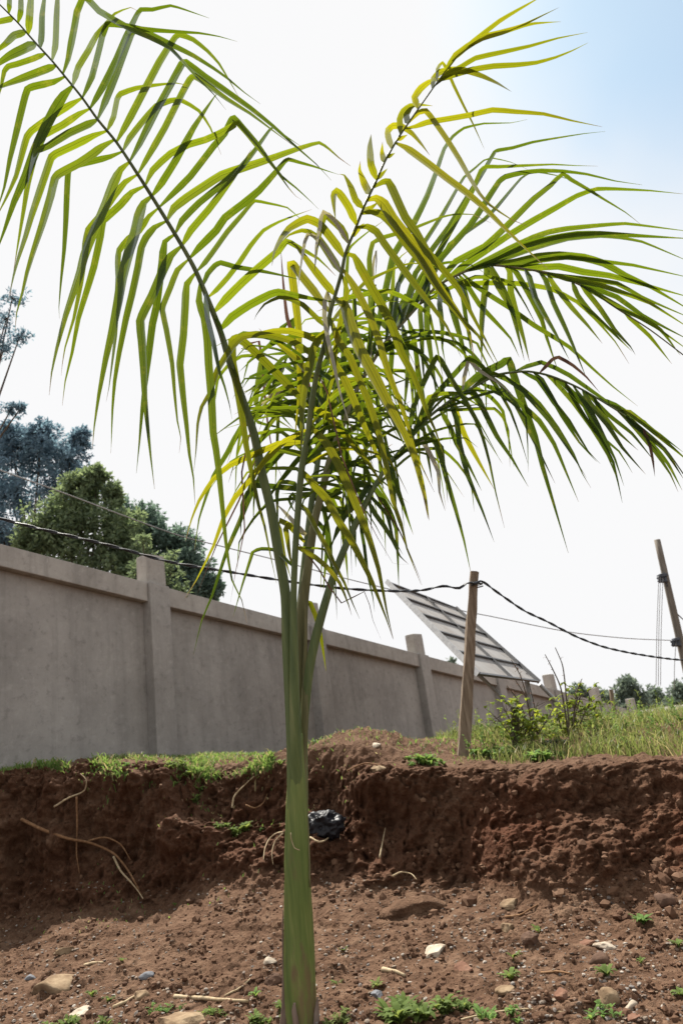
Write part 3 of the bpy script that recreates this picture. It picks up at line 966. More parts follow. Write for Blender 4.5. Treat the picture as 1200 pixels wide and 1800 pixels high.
UY = 15.0
pole_b, pole_t = at(1228, 1275, UY), at(1154, 949, UY)
pole = thing('utility_pole', pole_b, 'leaning wooden utility pole at the right edge with drop wires', 'utility pole')
V, F, U = tube_geo([pole_b * 0 + (pole_t - pole_b) * t for t in np.linspace(-0.3, 1, 14)], np.linspace(px2m(8.5, pole_b), px2m(5.2, pole_t), 14), 10)
mesh_obj('shaft', V, F, M['pole'], pole, True)
for (x, y, w, hh) in ((1163, 1012, 7, 8), (1187, 1124, 5, 7)):
    c = at(x, y, UY - 0.1)
    V, F = box_geo(c - pole_b, (px2m(w, c), 0, 0), (0, 0.08, 0), (0, 0, px2m(hh * 0.35, c)), 0.01)
    mesh_obj('bracket', V, F, M['iron'], pole)
    for dx in (-5, 0, 5):
        c2 = at(x + dx, y + 7, UY - 0.1)
        V, F, U = tube_geo([c2 - pole_b + np.array([0, 0, z]) for z in (-0.07, -0.03, 0, 0.04, 0.08)], [0.03, 0.055, 0.03, 0.055, 0.02], 8)
        mesh_obj('insulator', V, F, M['iron'], pole, True)
for (x0, y0, x1, y1) in ((1157, 1012, 1152, 1205), (1160, 1014, 1156, 1205), (1164, 1016, 1160, 1205), (1187, 1130, 1184, 1212)):
    p = path_px([(x0, y0, UY - 0.15), ((x0 + x1) / 2 - 1, (y0 + y1) / 2, UY - 0.1), (x1, y1, UY)], 5)
    V, F, U = tube_geo(p - pole_b, 0.007, 5)
    mesh_obj('drop_wire', V, F, M['wire'], pole)
V, F, U = tube_geo(path_px([(1166, 1006, UY - 0.12), (1178, 1055, UY), (1190, 1080, UY), (1230, 1110, UY + 1)], 6) - pole_b, 0.012, 6)
mesh_obj('service_wire', V, F, M['cable_blue'], pole)

def wire(pts, r, label, mat=None):
    p = path_px(pts, 8)
    V, F, U = tube_geo(p, r, 6)
    o = mesh_obj('overhead_wire', V, F, mat or M['wire'], None, True, None, p[0])
    return tag(o, label, 'wire')
wire([(-60, 805, 9), (100, 862, 9.6), (305, 938, 10.5), (400, 963, 11), (500, 988, 11.5), (600, 1015, 12), (700, 1040, 12.5), (810, 1073, 13), (860, 1083, 13.4), (1000, 1111, 14.2), (1100, 1122, 14.7), (1186, 1126, 14.95)], 0.0095,
     'thin pale overhead wire running behind the palm to the utility pole')

_BX = np.linspace(-7, 10, 1701)
_BY = bank_base(_BX)
def edge_dist(X, Y):
    return Y - np.interp(X, _BX, _BY)

# ================================================================== PALM
PB = at(526, 1815, 3.97)
PB[2] = 0.0
palm = thing('palm_tree', PB, 'young feather palm with green trunk and arching yellow green fronds in the foreground', 'palm')

def sweep_px(rows, sub=4, sides=14, squash=0.9):
    """rows: (px, py, width px, Y) -> swept solid, in palm space"""
    P = np.array([list(at(x, y, Y)) + [px2m(w, at(x, y, Y)) / 2] for x, y, w, Y in rows])
    C = catmull(P, sub)
    return tube_geo(C[:, :3] - PB, np.maximum(C[:, 3], 0.0012), sides, squash), C

g, _c = sweep_px([(527, 1850, 66, 3.96), (527, 1815, 63, 3.96), (526, 1790, 60, 3.96), (525.5, 1740, 57, 3.96), (525, 1690, 54.5, 3.96), (524.5, 1640, 52, 3.96), (524, 1590, 50, 3.96), (523, 1530, 46.5, 3.955), (522, 1470, 42, 3.95), (521, 1400, 36, 3.95), (520.5, 1340, 30, 3.95), (520, 1290, 25, 3.945)], 4, 24, 0.95)
V = g[0]
ang = np.arctan2(V[:, 1], V[:, 0])
V = V + (fbm(np.stack([V[:, 0] * 22, V[:, 1] * 22, V[:, 2] * 3], -1), 3, 91) * 0.004)[:, None] * np.array([1, 1, 0])
mesh_obj('trunk', V, g[1], M['crownshaft'], palm, True)
# dry remains of old sheaths round the foot and up the sides
def strip(rows, mat, name='dry_sheath', squash=0.25, sides=8):
    g, _ = sweep_px(rows, 4, sides, squash)
    V = g[0] + (fbm(g[0] * 30, 2, 17) * 0.002)[:, None]
    return mesh_obj(name, V, g[1], mat, palm, True)
strip([(497, 1850, 14, 3.90), (498, 1800, 12, 3.905), (498, 1765, 7, 3.92), (497.5, 1700, 4, 3.94), (497, 1640, 3, 3.95), (497, 1600, 1.5, 3.95)], M['sheath'])
strip([(555, 1850, 14, 3.90), (556, 1800, 12, 3.91), (557, 1772, 8, 3.92), (558, 1752, 2, 3.93)], M['sheath'])
strip([(521, 1850, 12, 3.862), (520, 1800, 11, 3.864), (517, 1775, 8, 3.866), (518, 1762, 4, 3.87)], M['sheath'])
strip([(545, 1560, 3, 3.92), (542, 1480, 4, 3.93), (538, 1400, 6, 3.945), (535, 1330, 8, 3.955), (536, 1250, 12, 3.96), (536, 1180, 9, 3.985), (537, 1120, 6, 3.99), (537, 1060, 2, 3.99)], M['petiole_brown'])
strip([(511, 1464, 1.5, 3.86), (513, 1478, 1.5, 3.86), (518, 1490, 1.5, 3.86), (527, 1494, 1.5, 3.86)], M['straw'], 'fibre', 1.0, 5)

FRONDS = {}
def frond(key, rows, leaf, tip_mat=None, mat='petiole', label=None, dscale=1.0):
    rows = [(x, y, w * (0.85 if y < 1060 else 0.93), Y) for x, y, w, Y in rows]
    g, C = sweep_px(rows, 4, 10, 0.85)
    o = mesh_obj('frond', g[0], g[1], M[mat], palm, True)
    if label: o['label'] = label
    # picture-space samples of the stalk for attaching leaflets
    R = np.array(rows, float)
    S = catmull(R[:, [0, 1, 3]], 8)
    FRONDS[key] = (o, S, leaf)
    return o

LEAF_N = 0
REST = None
WK = {'L': 1.02, 'C': 0.92, 'R1': 0.98, 'R2': 0.9, 'B': 0.95}
def leaflet(fr, w, pts, dy=None, mat=None, tilt=None, attach=True, free=False):
    global LEAF_N
    o, S, leaf = FRONDS[fr]
    pts = [np.array(p, float) for p in pts]
    d = np.hypot(S[:, 0] - pts[0][0], S[:, 1] - pts[0][1])
    k = int(np.argmin(d))
    Yb = S[k, 2]
    if attach:
        if d[k] < 14:
            pts[0] = S[k, :2].copy()
        else:
            pts.insert(0, S[k, :2].copy())
    P2 = np.array(pts)
    L = np.r_[0, np.cumsum(np.hypot(*np.diff(P2, axis=0).T))]
    if dy is None:
        dy = random.uniform(-0.22, 0.22)
    dy *= min(1.0, L[-1] / 260)
    t = L / L[-1]
    bow = random.uniform(-0.06, 0.06)
    Ys = Yb - 0.006 + dy * t + bow * np.sin(t * math.pi)
    P = np.array([at(p[0], p[1], y) for p, y in zip(P2, Ys)])
    C = catmull(P, 2 if len(P) > 4 else 4, 0.5)
    ll = np.r_[0, np.cumsum(np.linalg.norm(np.diff(C, axis=0), axis=1))]
    tt = ll / ll[-1]
    T = np.gradient(C, axis=0); T /= np.linalg.norm(T, axis=1)[:, None] + 1e-9
    tl = random.uniform(-0.38, 0.38) if tilt is None else tilt
    tw = random.uniform(-0.35, 0.35)
    V, U = [], []
    fold = random.uniform(0.10, 0.30)
    for i, c in enumerate(C):
        v = c - CAMP; dv = np.linalg.norm(v); v = v / dv
        s = np.cross(T[i], v); s /= np.linalg.norm(s) + 1e-9
        nn = np.cross(s, T[i])
        a = tl + tw * tt[i]
        s2 = math.cos(a) * s + math.sin(a) * nn
        n2 = np.cross(s2, T[i])
        prof = min(1.0, 0.28 + tt[i] / 0.09 * 0.72) * (1.0 - 0.12 * tt[i] if tt[i] < 0.42 else max(0.03, 0.95 * (1 - ((tt[i] - 0.42) / 0.58) ** 1.25)))
        hw = px2m(w * WK.get(fr, 1.0), c) / 2 * prof / max(0.75, math.cos(a))
        V += [c - s2 * hw - n2 * hw * fold, c + n2 * hw * fold, c + s2 * hw - n2 * hw * fold]
        U += [(0, tt[i]), (0.5, tt[i]), (1, tt[i])]
    F = []
    for i in range(len(C) - 1):
        a, b = 3 * i, 3 * i + 3
        F += [(a, a + 1, b + 1, b), (a + 1, a + 2, b + 2, b + 1)]
    if REST is not None:
        REST.append((np.array(V) - PB, F, U))
        return None
    me_mat = M[mat or leaf]
    ob = mesh_obj('leaflet', np.array(V) - PB, F, me_mat, o, True, U)
    LEAF_N += 1
    return ob

# ---- stalks (picture point, width in px, distance)
frond('L', [(510, 1500, 8, 3.93), (510, 1400, 12, 3.92), (510, 1300, 15, 3.92), (507, 1200, 18, 3.93), (505, 1130, 21, 3.93), (502, 1047, 22, 3.92), (490, 975, 21, 3.9), (475, 890, 20, 3.87), (460, 830, 19, 3.84), (447, 765, 18, 3.8), (424, 695, 16, 3.74), (405, 640, 15, 3.68), (390, 590, 13, 3.64), (375, 550, 12, 3.58), (345, 478, 10, 3.5), (320, 432, 9, 3.44), (267, 345, 8, 3.3), (235, 295, 7, 3.2), (205, 250, 6, 3.14), (172, 210, 5.5, 3.06), (145, 172, 5, 3.0), (111, 130, 4.5, 2.94), (92, 107, 4.2, 2.9), (60, 72, 4, 2.85), (32, 40, 3.5, 2.8), (0, 8, 3, 2.74), (-60, -50, 2.5, 2.66)], 'leaf_green', label='big left frond with green stalk crossing to the top left corner')
frond('C', [(522, 1490, 24, 3.96), (521, 1420, 27, 3.945), (520, 1370, 26.5, 3.93), (519, 1320, 25, 3.91), (518, 1250, 21, 3.89), (517, 1150, 17, 3.87), (516, 1047, 14, 3.85), (520, 950, 13.5, 3.82), (530, 825, 14, 3.78), (541, 765, 13, 3.75), (547, 715, 12, 3.72), (557, 655, 11, 3.68), (570, 605, 10, 3.63), (580, 550, 9, 3.58), (590, 515, 8, 3.55), (600, 480, 8, 3.5), (607, 445, 7, 3.47), (625, 400, 6, 3.42), (640, 362, 5.5, 3.36), (660, 320, 5, 3.3), (677, 282, 4.5, 3.24), (700, 242, 4, 3.18), (717, 217, 3.5, 3.12), (745, 177, 3, 3.05), (775, 135, 2.6, 2.98), (800, 100, 2.4, 2.93), (840, 66, 2, 2.88)], 'leaf_yellow', mat='petiole', label='yellowing central frond facing the viewer')
frond('R1', [(530, 1420, 14, 4.02), (530, 1300, 21, 4.03), (530, 1200, 23, 4.05), (531, 1077, 22, 4.06), (540, 1005, 19, 4.08), (552, 920, 17, 4.12), (565, 867, 16, 4.15), (582, 800, 14, 4.2), (607, 735, 12, 4.26), (627, 685, 10, 4.32), (652, 640, 8, 4.36), (677, 602, 7, 4.4), (710, 565, 6, 4.44), (737, 535, 6, 4.46), (765, 505, 6, 4.48), (800, 485, 6, 4.5), (850, 466, 5.5, 4.52), (908, 471, 5, 4.52), (967, 481, 4.5, 4.5), (1025, 504, 4, 4.48), (1083, 542, 3.5, 4.45), (1142, 580, 3, 4.42), (1200, 624, 2.5, 4.38)], 'leaf_green', mat='petiole_brown', label='right hand frond fanning out in bright green')
frond('R2', [(534, 1520, 10, 3.985), (534, 1400, 17, 3.985), (533, 1320, 17, 3.985), (535, 1260, 17, 3.985), (543, 1180, 18, 3.99), (555, 1120, 18, 4.0), (567, 1075, 16.5, 4.0), (587, 1010, 15.5, 4.02), (615, 942, 14.5, 4.05), (640, 890, 13, 4.08), (655, 860, 11, 4.1), (682, 817, 8, 4.14), (705, 790, 7, 4.17), (730, 760, 6.5, 4.2), (757, 730, 6, 4.22), (787, 707, 6, 4.24), (812, 692, 6, 4.26), (847, 672, 5.5, 4.28), (877, 658, 5.5, 4.3), (927, 653, 5, 4.3), (967, 661, 5, 4.3), (1017, 682, 4.5, 4.28), (1067, 711, 4, 4.26), (1117, 744, 3.5, 4.24), (1167, 787, 3, 4.2), (1200, 833, 2.5, 4.18)], 'leaf_dark', label='drooping deep green frond at lower right')
frond('B', [(522, 1400, 10, 4.05), (523, 1250, 16, 4.08), (526, 1100, 16, 4.12), (536, 980, 14, 4.2), (548, 880, 13, 4.3), (560, 800, 11, 4.42), (562, 745, 10, 4.55), (552, 700, 8, 4.7), (530, 665, 6, 4.85), (500, 640, 5, 5.0), (462, 622, 4, 5.1), (425, 612, 3, 5.2)], 'leaf_dark', label='back frond half hidden behind the stalks')

LEFT_UP = [
 (8, [(17, 22), (17, 10), (18, -40)]), (9, [(34, 41), (37, 20), (37, -40)]), (12, [(50, 58), (52, 35), (58, -40)]), (10, [(70, 82), (74, 60), (75, 25), (84, -40)]),
 (10, [(92, 107), (98, 80), (100, 30), (104, -50)]),
 (11, [(111, 129), (120, 105), (131, 50), (146, -4), (175, 20), (230, 51), (262, 65), (300, 85), (325, 112), (345, 135), (375, 165), (397, 193)]),
 (10, [(129, 150), (138, 118), (155, 90), (170, 62), (185, 44), (202, 24), (230, 13), (243, 20)]),
 (10, [(147, 172), (162, 135), (175, 85), (188, 43), (215, 44), (250, 51), (300, 55), (350, 58), (385, 64), (417, 73)]),
 (11, [(161, 189), (180, 155), (205, 105), (222, 65), (240, 28), (248, 17), (268, 17), (300, 10), (325, 17), (368, 32)]),
 (12, [(176, 208), (185, 180), (205, 130), (225, 75), (238, 50), (270, 64), (310, 83), (340, 98), (375, 120), (400, 138), (430, 163), (458, 183)]),
 (9, [(191, 229), (200, 205), (206, 175), (212, 165), (240, 155), (270, 150), (310, 146), (334, 151)]),
 (12, [(205, 249), (230, 205), (280, 110), (308, 66), (316, 61), (340, 70), (365, 90), (385, 112), (405, 145), (421, 173)]),
 (10, [(218, 267), (228, 243), (250, 215), (275, 187), (300, 177), (318, 176), (350, 195), (370, 225), (380, 250), (389, 272)]),
 (12, [(231, 285), (245, 255), (275, 195), (300, 150), (320, 113), (326, 110), (360, 135), (390, 155), (440, 190), (480, 222), (520, 258), (555, 288), (582, 317)]),
 (11, [(244, 302), (255, 285), (290, 225), (320, 165), (334, 140), (342, 134), (365, 150), (400, 175), (440, 200), (480, 230), (515, 256)]),
 (11, [(257, 323), (268, 300), (300, 270), (332, 254), (360, 246), (385, 235), (408, 222), (418, 216), (450, 255), (483, 296), (507, 330), (520, 345), (530, 351)]),
 (12, [(269, 343), (285, 320), (310, 280), (340, 225), (370, 180), (383, 163), (386, 168)]),
 (11, [(284, 366), (300, 345), (335, 310), (375, 258), (395, 235), (406, 212), (411, 207), (425, 222), (450, 250), (475, 285), (495, 310), (520, 330), (545, 353), (560, 368)]),
 (14, [(296, 386), (306, 366), (330, 347), (360, 327), (390, 308), (425, 296), (465, 283), (500, 270), (535, 258), (561, 251), (578, 262), (595, 277), (616, 292)]),
 (11, [(307, 407), (320, 388), (350, 357), (390, 325), (425, 293), (450, 262), (472, 231), (480, 224), (500, 238), (530, 258)]),
 (12, [(320, 430), (335, 405), (365, 370), (400, 325), (415, 305), (430, 282), (442, 262)]),
 (13, [(334, 456), (350, 435), (380, 405), (395, 383), (425, 360), (455, 335), (485, 302), (500, 284), (507, 280), (525, 285), (550, 292), (580, 302), (596, 307)]),
 (9, [(346, 479), (360, 462), (380, 435), (400, 407), (425, 378), (440, 360), (448, 353), (470, 357), (505, 365), (525, 382), (540, 388)]),
 (9, [(356, 501), (365, 482), (378, 467), (388, 462), (415, 470), (450, 475), (490, 483), (530, 492)]),
 (9, [(369, 527), (380, 510), (400, 488), (420, 462), (440, 432), (463, 405), (490, 390), (520, 378), (548, 368)]),
 (14, [(378, 550), (397, 525), (425, 497), (455, 470), (490, 440), (504, 424), (520, 432), (560, 455), (590, 485)]),
 (14, [(392, 577), (407, 557), (440, 535), (475, 517), (490, 513), (510, 517), (550, 525), (600, 533)]),
]
LEFT_DOWN = [
 (9, [(20, 33), (0, 38), (-30, 44)]), (11, [(43, 57), (25, 62), (8, 78), (-25, 105)]), (14, [(60, 79), (45, 85), (15, 100), (-30, 132)]),
 (9, [(78, 98), (60, 103), (30, 113), (15, 117), (8, 126), (3, 150), (-8, 190)]), (12, [(95, 119), (80, 123), (40, 138), (8, 150), (-25, 165)]),
 (11, [(112, 139), (95, 144), (60, 152), (49, 157), (42, 180), (30, 230), (18, 280), (8, 330), (-8, 380)]),
 (16, [(126, 157), (112, 168), (95, 195), (75, 235), (62, 265), (45, 310), (25, 355), (8, 405), (-10, 455)]),
 (11, [(141, 177), (125, 183), (105, 195), (75, 215), (55, 230), (47, 241), (40, 265), (28, 310), (10, 350), (-10, 390)]),
 (11, [(154, 194), (140, 200), (110, 220), (78, 237), (66, 248), (58, 285), (50, 320), (42, 370), (32, 430), (24, 479)]),
 (12, [(169, 213), (155, 219), (120, 235), (85, 257), (64, 267), (56, 290), (48, 330)]),
 (12, [(183, 233), (165, 238), (130, 255), (98, 270), (90, 277), (82, 300), (70, 335), (55, 380), (45, 415), (32, 455), (24, 485), (15, 530)]),
 (13, [(197, 250), (180, 258), (165, 270), (140, 287), (115, 300), (103, 307), (97, 315), (90, 345), (75, 395), (60, 440), (48, 480), (40, 515), (30, 550), (27, 585)]),
 (10, [(211, 270), (195, 275), (165, 283), (140, 289), (123, 296), (120, 304), (118, 340), (116, 390), (113, 440), (108, 490), (104, 540), (105, 560)]),
 (15, [(224, 290), (212, 298), (198, 325), (185, 360), (170, 395), (155, 430), (147, 452), (140, 480), (130, 510), (115, 555), (100, 612), (91, 655), (87, 695)]),
 (11, [(237, 311), (220, 320), (200, 345), (180, 375), (165, 392), (155, 405), (150, 430), (148, 455), (142, 500), (130, 560), (115, 610), (110, 640), (108, 660)]),
 (12, [(250, 331), (232, 338), (212, 360), (190, 380), (181, 389), (177, 415), (165, 470), (150, 520), (138, 560), (127, 620), (115, 670), (110, 713)]),
 (17, [(262, 350), (253, 357), (245, 380), (238, 410), (228, 440), (215, 490), (208, 530), (198, 580), (186, 632), (174, 695), (166, 750), (163, 790)]),
 (10, [(274, 372), (262, 380), (245, 405), (225, 420), (209, 441), (207, 465), (208, 490), (205, 540), (203, 590), (197, 640), (192, 680), (187, 706)]),
 (12, [(287, 393), (272, 400), (257, 418), (249, 436), (243, 470), (232, 520), (222, 560), (210, 620), (202, 670), (198, 720), (196, 780), (195, 797)]),
 (13, [(298, 412), (290, 425), (285, 465), (280, 500), (275, 540), (268, 570), (262, 620), (257, 660), (250, 720), (245, 780), (240, 832)]),
 (15, [(310, 435), (300, 450), (285, 480), (268, 520), (255, 545), (247, 565), (250, 600), (253, 650), (255, 700), (260, 750), (265, 800), (272, 860)]),
 (10, [(325, 457), (312, 475), (300, 505), (287, 537), (286, 547), (293, 580), (303, 640), (307, 690), (312, 740), (318, 770), (315, 797)]),
 (13, [(335, 480), (328, 500), (325, 540), (322, 590), (316, 640), (317, 652), (322, 700), (328, 750), (333, 800), (340, 840), (343, 888)]),
 (14, [(342, 497), (350, 530), (360, 560), (365, 600), (367, 640), (372, 700), (375, 760), (380, 790), (385, 830), (392, 900), (398, 960), (408, 1020), (425, 1055), (434, 1095)]),
 (9, [(352, 515), (365, 560), (375, 600), (385, 650), (395, 680), (403, 710), (408, 737)]),
 (7, [(380, 552), (388, 575), (394, 597)]),
]
CEN_R = [
 (16, [(657, 332), (672, 320), (682, 319), (695, 345), (712, 382), (730, 407), (750, 442), (775, 470), (805, 507), (825, 545), (850, 592), (878, 645)]),
 (20, [(648, 356), (660, 348), (675, 360), (690, 385), (710, 410), (735, 440), (755, 475), (772, 505), (790, 530), (803, 548), (825, 585), (832, 628)]),
 (16, [(640, 380), (652, 372), (672, 377), (690, 395), (715, 430), (740, 460), (765, 500), (790, 535), (815, 565), (840, 590), (858, 622), (872, 645)]),
 (14, [(628, 402), (645, 398), (662, 408), (675, 428), (700, 462), (730, 502), (760, 540), (785, 575), (800, 607), (810, 628)]),
 (17, [(612, 448), (622, 450), (632, 468), (650, 500), (670, 535), (690, 575), (705, 620), (725, 657), (740, 695), (748, 720), (765, 757), (781, 805)]),
 (14, [(604, 472), (615, 492), (632, 520), (650, 557), (665, 595), (677, 637), (692, 680), (705, 712), (717, 750), (727, 785), (742, 822), (763, 865)]),
 (23, [(595, 523), (605, 537), (615, 570), (632, 615), (652, 652), (670, 687), (690, 725), (710, 762), (730, 812), (742, 860), (752, 912)]),
 (14, [(583, 560), (595, 600), (615, 628), (630, 665), (647, 705), (662, 750), (672, 790), (681, 830), (690, 880), (705, 920), (715, 965), (740, 1028)]),
 (16, [(575, 600), (587, 640), (605, 667), (622, 705), (640, 750), (657, 787), (675, 830), (683, 858)]),
 (15, [(550, 715), (575, 730), (595, 750), (620, 780), (650, 817), (676, 860)]),
 (16, [(545, 745), (572, 777), (590, 807), (603, 835), (617, 867), (635, 910), (650, 950), (665, 1000), (680, 1077), (691, 1124)]),
 (15, [(532, 832), (552, 852), (575, 877), (595, 915), (615, 945), (637, 987), (655, 1025), (678, 1085), (690, 1122)]),
 (10, [(528, 880), (537, 895), (555, 930), (575, 965), (587, 992), (605, 1025), (620, 1062), (632, 1088)]),
 (10, [(522, 962), (535, 968), (555, 980), (575, 997), (597, 1025), (612, 1062), (618, 1082)]),
 (13, [(697, 250), (712, 259), (728, 270), (755, 290), (787, 315), (817, 337), (850, 365), (885, 400), (917, 431), (945, 457), (965, 476)]),
 (10, [(717, 215), (735, 198), (748, 195), (762, 212), (785, 245), (807, 280), (825, 312), (842, 340), (860, 360), (900, 387), (930, 398)]),
 (10, [(712, 228), (730, 222), (750, 215), (785, 209), (825, 202), (865, 193), (905, 196), (955, 200), (1005, 212), (1058, 223)]),
 (9, [(765, 148), (785, 130), (810, 117), (835, 102), (880, 92), (930, 81), (980, 67), (1032, 57)]),
 (10, [(760, 150), (775, 139), (795, 132), (830, 122), (867, 116), (905, 114), (942, 110), (975, 101), (1005, 89), (1033, 75)]),
 (11, [(780, 128), (800, 97), (842, 68), (880, 57), (920, 45), (940, 41), (985, 38)]),
 (6, [(815, 88), (860, 62), (905, 48), (922, 42), (955, 26), (982, 13)]),
 (9, [(795, 108), (815, 87), (832, 72), (877, 37), (905, 20), (940, 0), (960, -12)]),
 (8, [(702, 250), (716, 237)]), (7, [(683, 282), (694, 269)]), (8, [(663, 318), (681, 296)]), (10, [(640, 375), (652, 365), (666, 354)]), (9, [(620, 420), (632, 400), (640, 392)]),
]
CEN_L = [
 (16, [(605, 452), (592, 432), (575, 410), (560, 393), (540, 385), (522, 393), (508, 402), (495, 418), (482, 442), (478, 467)]),
 (15, [(597, 480), (582, 452), (562, 422), (545, 408), (530, 405), (508, 413), (493, 428)]),
 (15, [(590, 518), (570, 497), (545, 465), (520, 432), (504, 423)]),
 (16, [(580, 548), (552, 512), (530, 485), (517, 467), (511, 463), (513, 480), (516, 505), (520, 535), (525, 580), (526, 640), (525, 700), (520, 750), (518, 790)]),
 (10, [(575, 580), (547, 550), (532, 536), (510, 526), (490, 523), (465, 535), (451, 553), (447, 562)]),
 (13, [(568, 607), (540, 590), (510, 582), (480, 582), (450, 588), (415, 602)]),
 (13, [(560, 638), (540, 617), (512, 600), (480, 590), (450, 588), (426, 592), (410, 608), (395, 630), (382, 652), (370, 690), (355, 715), (348, 745), (345, 790), (341, 828)]),
 (16, [(548, 722), (520, 692), (495, 665), (470, 640), (450, 620), (430, 602), (416, 594), (408, 600), (409, 640), (417, 680), (425, 730), (433, 785), (445, 845), (455, 890), (465, 925), (475, 975), (486, 1025)]),
 (13, [(553, 665), (520, 630), (490, 605), (470, 593), (455, 577)]),
 (15, [(574, 577), (560, 596), (550, 615), (545, 642), (537, 672), (531, 720), (530, 777), (528, 812)]),
 (10, [(600, 482), (610, 512), (600, 555), (590, 605), (587, 655), (575, 705), (566, 765)]),
 (11, [(541, 752), (500, 775), (465, 810), (440, 842), (412, 875), (392, 912), (375, 960), (345, 1020), (325, 1052)]),
 (12, [(538, 775), (530, 777), (490, 780), (450, 797), (405, 817), (375, 842), (350, 880), (337, 912), (326, 952)]),
 (15, [(626, 396), (613, 365), (600, 345), (591, 336), (586, 345), (588, 372), (590, 388)]),
 (14, [(615, 426), (600, 402), (582, 385), (571, 377), (563, 400), (556, 437), (553, 477)]),
 (14, [(648, 342), (640, 322), (632, 300), (633, 283)]), (14, [(660, 314), (652, 290), (650, 258), (652, 236)]), (11, [(675, 286), (671, 268), (672, 249)]),
 (13, [(638, 366), (625, 352), (617, 330), (605, 308), (596, 306)]),
 (12, [(688, 262), (682, 242), (681, 230), (690, 221), (705, 221), (725, 235), (742, 255), (755, 273)]),
 (12, [(705, 238), (702, 210), (708, 196), (720, 186), (737, 184), (760, 186)]), (12, [(717, 217), (714, 202), (722, 190), (735, 182)]),
 (13, [(735, 192), (728, 172), (738, 156), (752, 145), (768, 139), (792, 140)]),
 (11, [(760, 155), (762, 138), (773, 127), (790, 123), (807, 123), (825, 126), (850, 135), (875, 147), (898, 161)]),
 (6, [(768, 145), (768, 122), (777, 110), (785, 122), (797, 150), (815, 187), (832, 220), (851, 263)]),
]
R1_UP = [
 (12, [(652, 640), (690, 450), (727, 392), (750, 345), (767, 300), (780, 262), (795, 240), (815, 225), (850, 217), (897, 216), (926, 210)]),
 (9, [(677, 602), (700, 500), (777, 378), (800, 337), (815, 312), (835, 295), (850, 282), (865, 278), (897, 285), (927, 298)]),
 (10, [(700, 575), (730, 480), (790, 397), (825, 340), (850, 300), (869, 267), (876, 264), (900, 260), (935, 250), (975, 243), (1025, 235), (1063, 231)]),
 (10, [(710, 565), (745, 490), (800, 390), (830, 335), (844, 300), (853, 293), (875, 293), (920, 291), (970, 289), (1010, 291), (1050, 292)]),
 (12, [(725, 548), (765, 465), (825, 397), (850, 360), (876, 320), (887, 311), (915, 304), (950, 300), (990, 301), (1030, 306), (1080, 318), (1128, 325)]),
 (8, [(737, 535), (790, 430), (850, 387), (873, 364), (897, 335), (915, 314), (935, 302), (975, 308), (1020, 322)]),
 (12, [(760, 510), (800, 460), (850, 434), (879, 408), (908, 379), (937, 350), (967, 326), (988, 306), (1003, 316), (1031, 332), (1060, 350), (1098, 373), (1126, 395)]),
 (12, [(775, 498), (810, 470), (850, 443), (897, 411), (937, 387), (978, 364), (1013, 344), (1048, 332), (1083, 332), (1142, 335), (1200, 341)]),
 (10, [(800, 485), (850, 460), (894, 437), (937, 417), (964, 408), (996, 402), (1054, 396), (1098, 393), (1142, 398), (1220, 408)]),
 (13, [(820, 478), (868, 460), (920, 431), (967, 420), (1013, 412), (1054, 411), (1112, 414), (1220, 420)]),
 (9, [(845, 468), (885, 455), (937, 437), (996, 420), (1054, 415), (1089, 418), (1127, 425), (1171, 443), (1220, 464)]),
 (14, [(865, 467), (908, 461), (943, 452), (981, 449), (1025, 453), (1060, 463), (1098, 484), (1142, 504), (1220, 550)]),
 (12, [(890, 470), (923, 471), (981, 468), (1025, 478), (1069, 484), (1112, 495), (1156, 507), (1220, 525)]),
 (8, [(905, 470), (950, 458), (1000, 452), (1054, 459), (1112, 466), (1220, 490)]),
 (9, [(940, 477), (972, 484), (1025, 490), (1083, 498), (1127, 522), (1220, 562)]), (9, [(960, 482), (996, 490), (1054, 501), (1098, 516), (1142, 533), (1220, 583)]),
 (9, [(1000, 495), (1025, 501), (1083, 522), (1127, 554), (1215, 600)]), (8, [(1020, 505), (1037, 510), (1098, 545), (1142, 568), (1215, 620)]),
 (8, [(1080, 540), (1120, 556), (1160, 580), (1195, 625)]), (7, [(1100, 553), (1140, 590), (1180, 640)]),
]
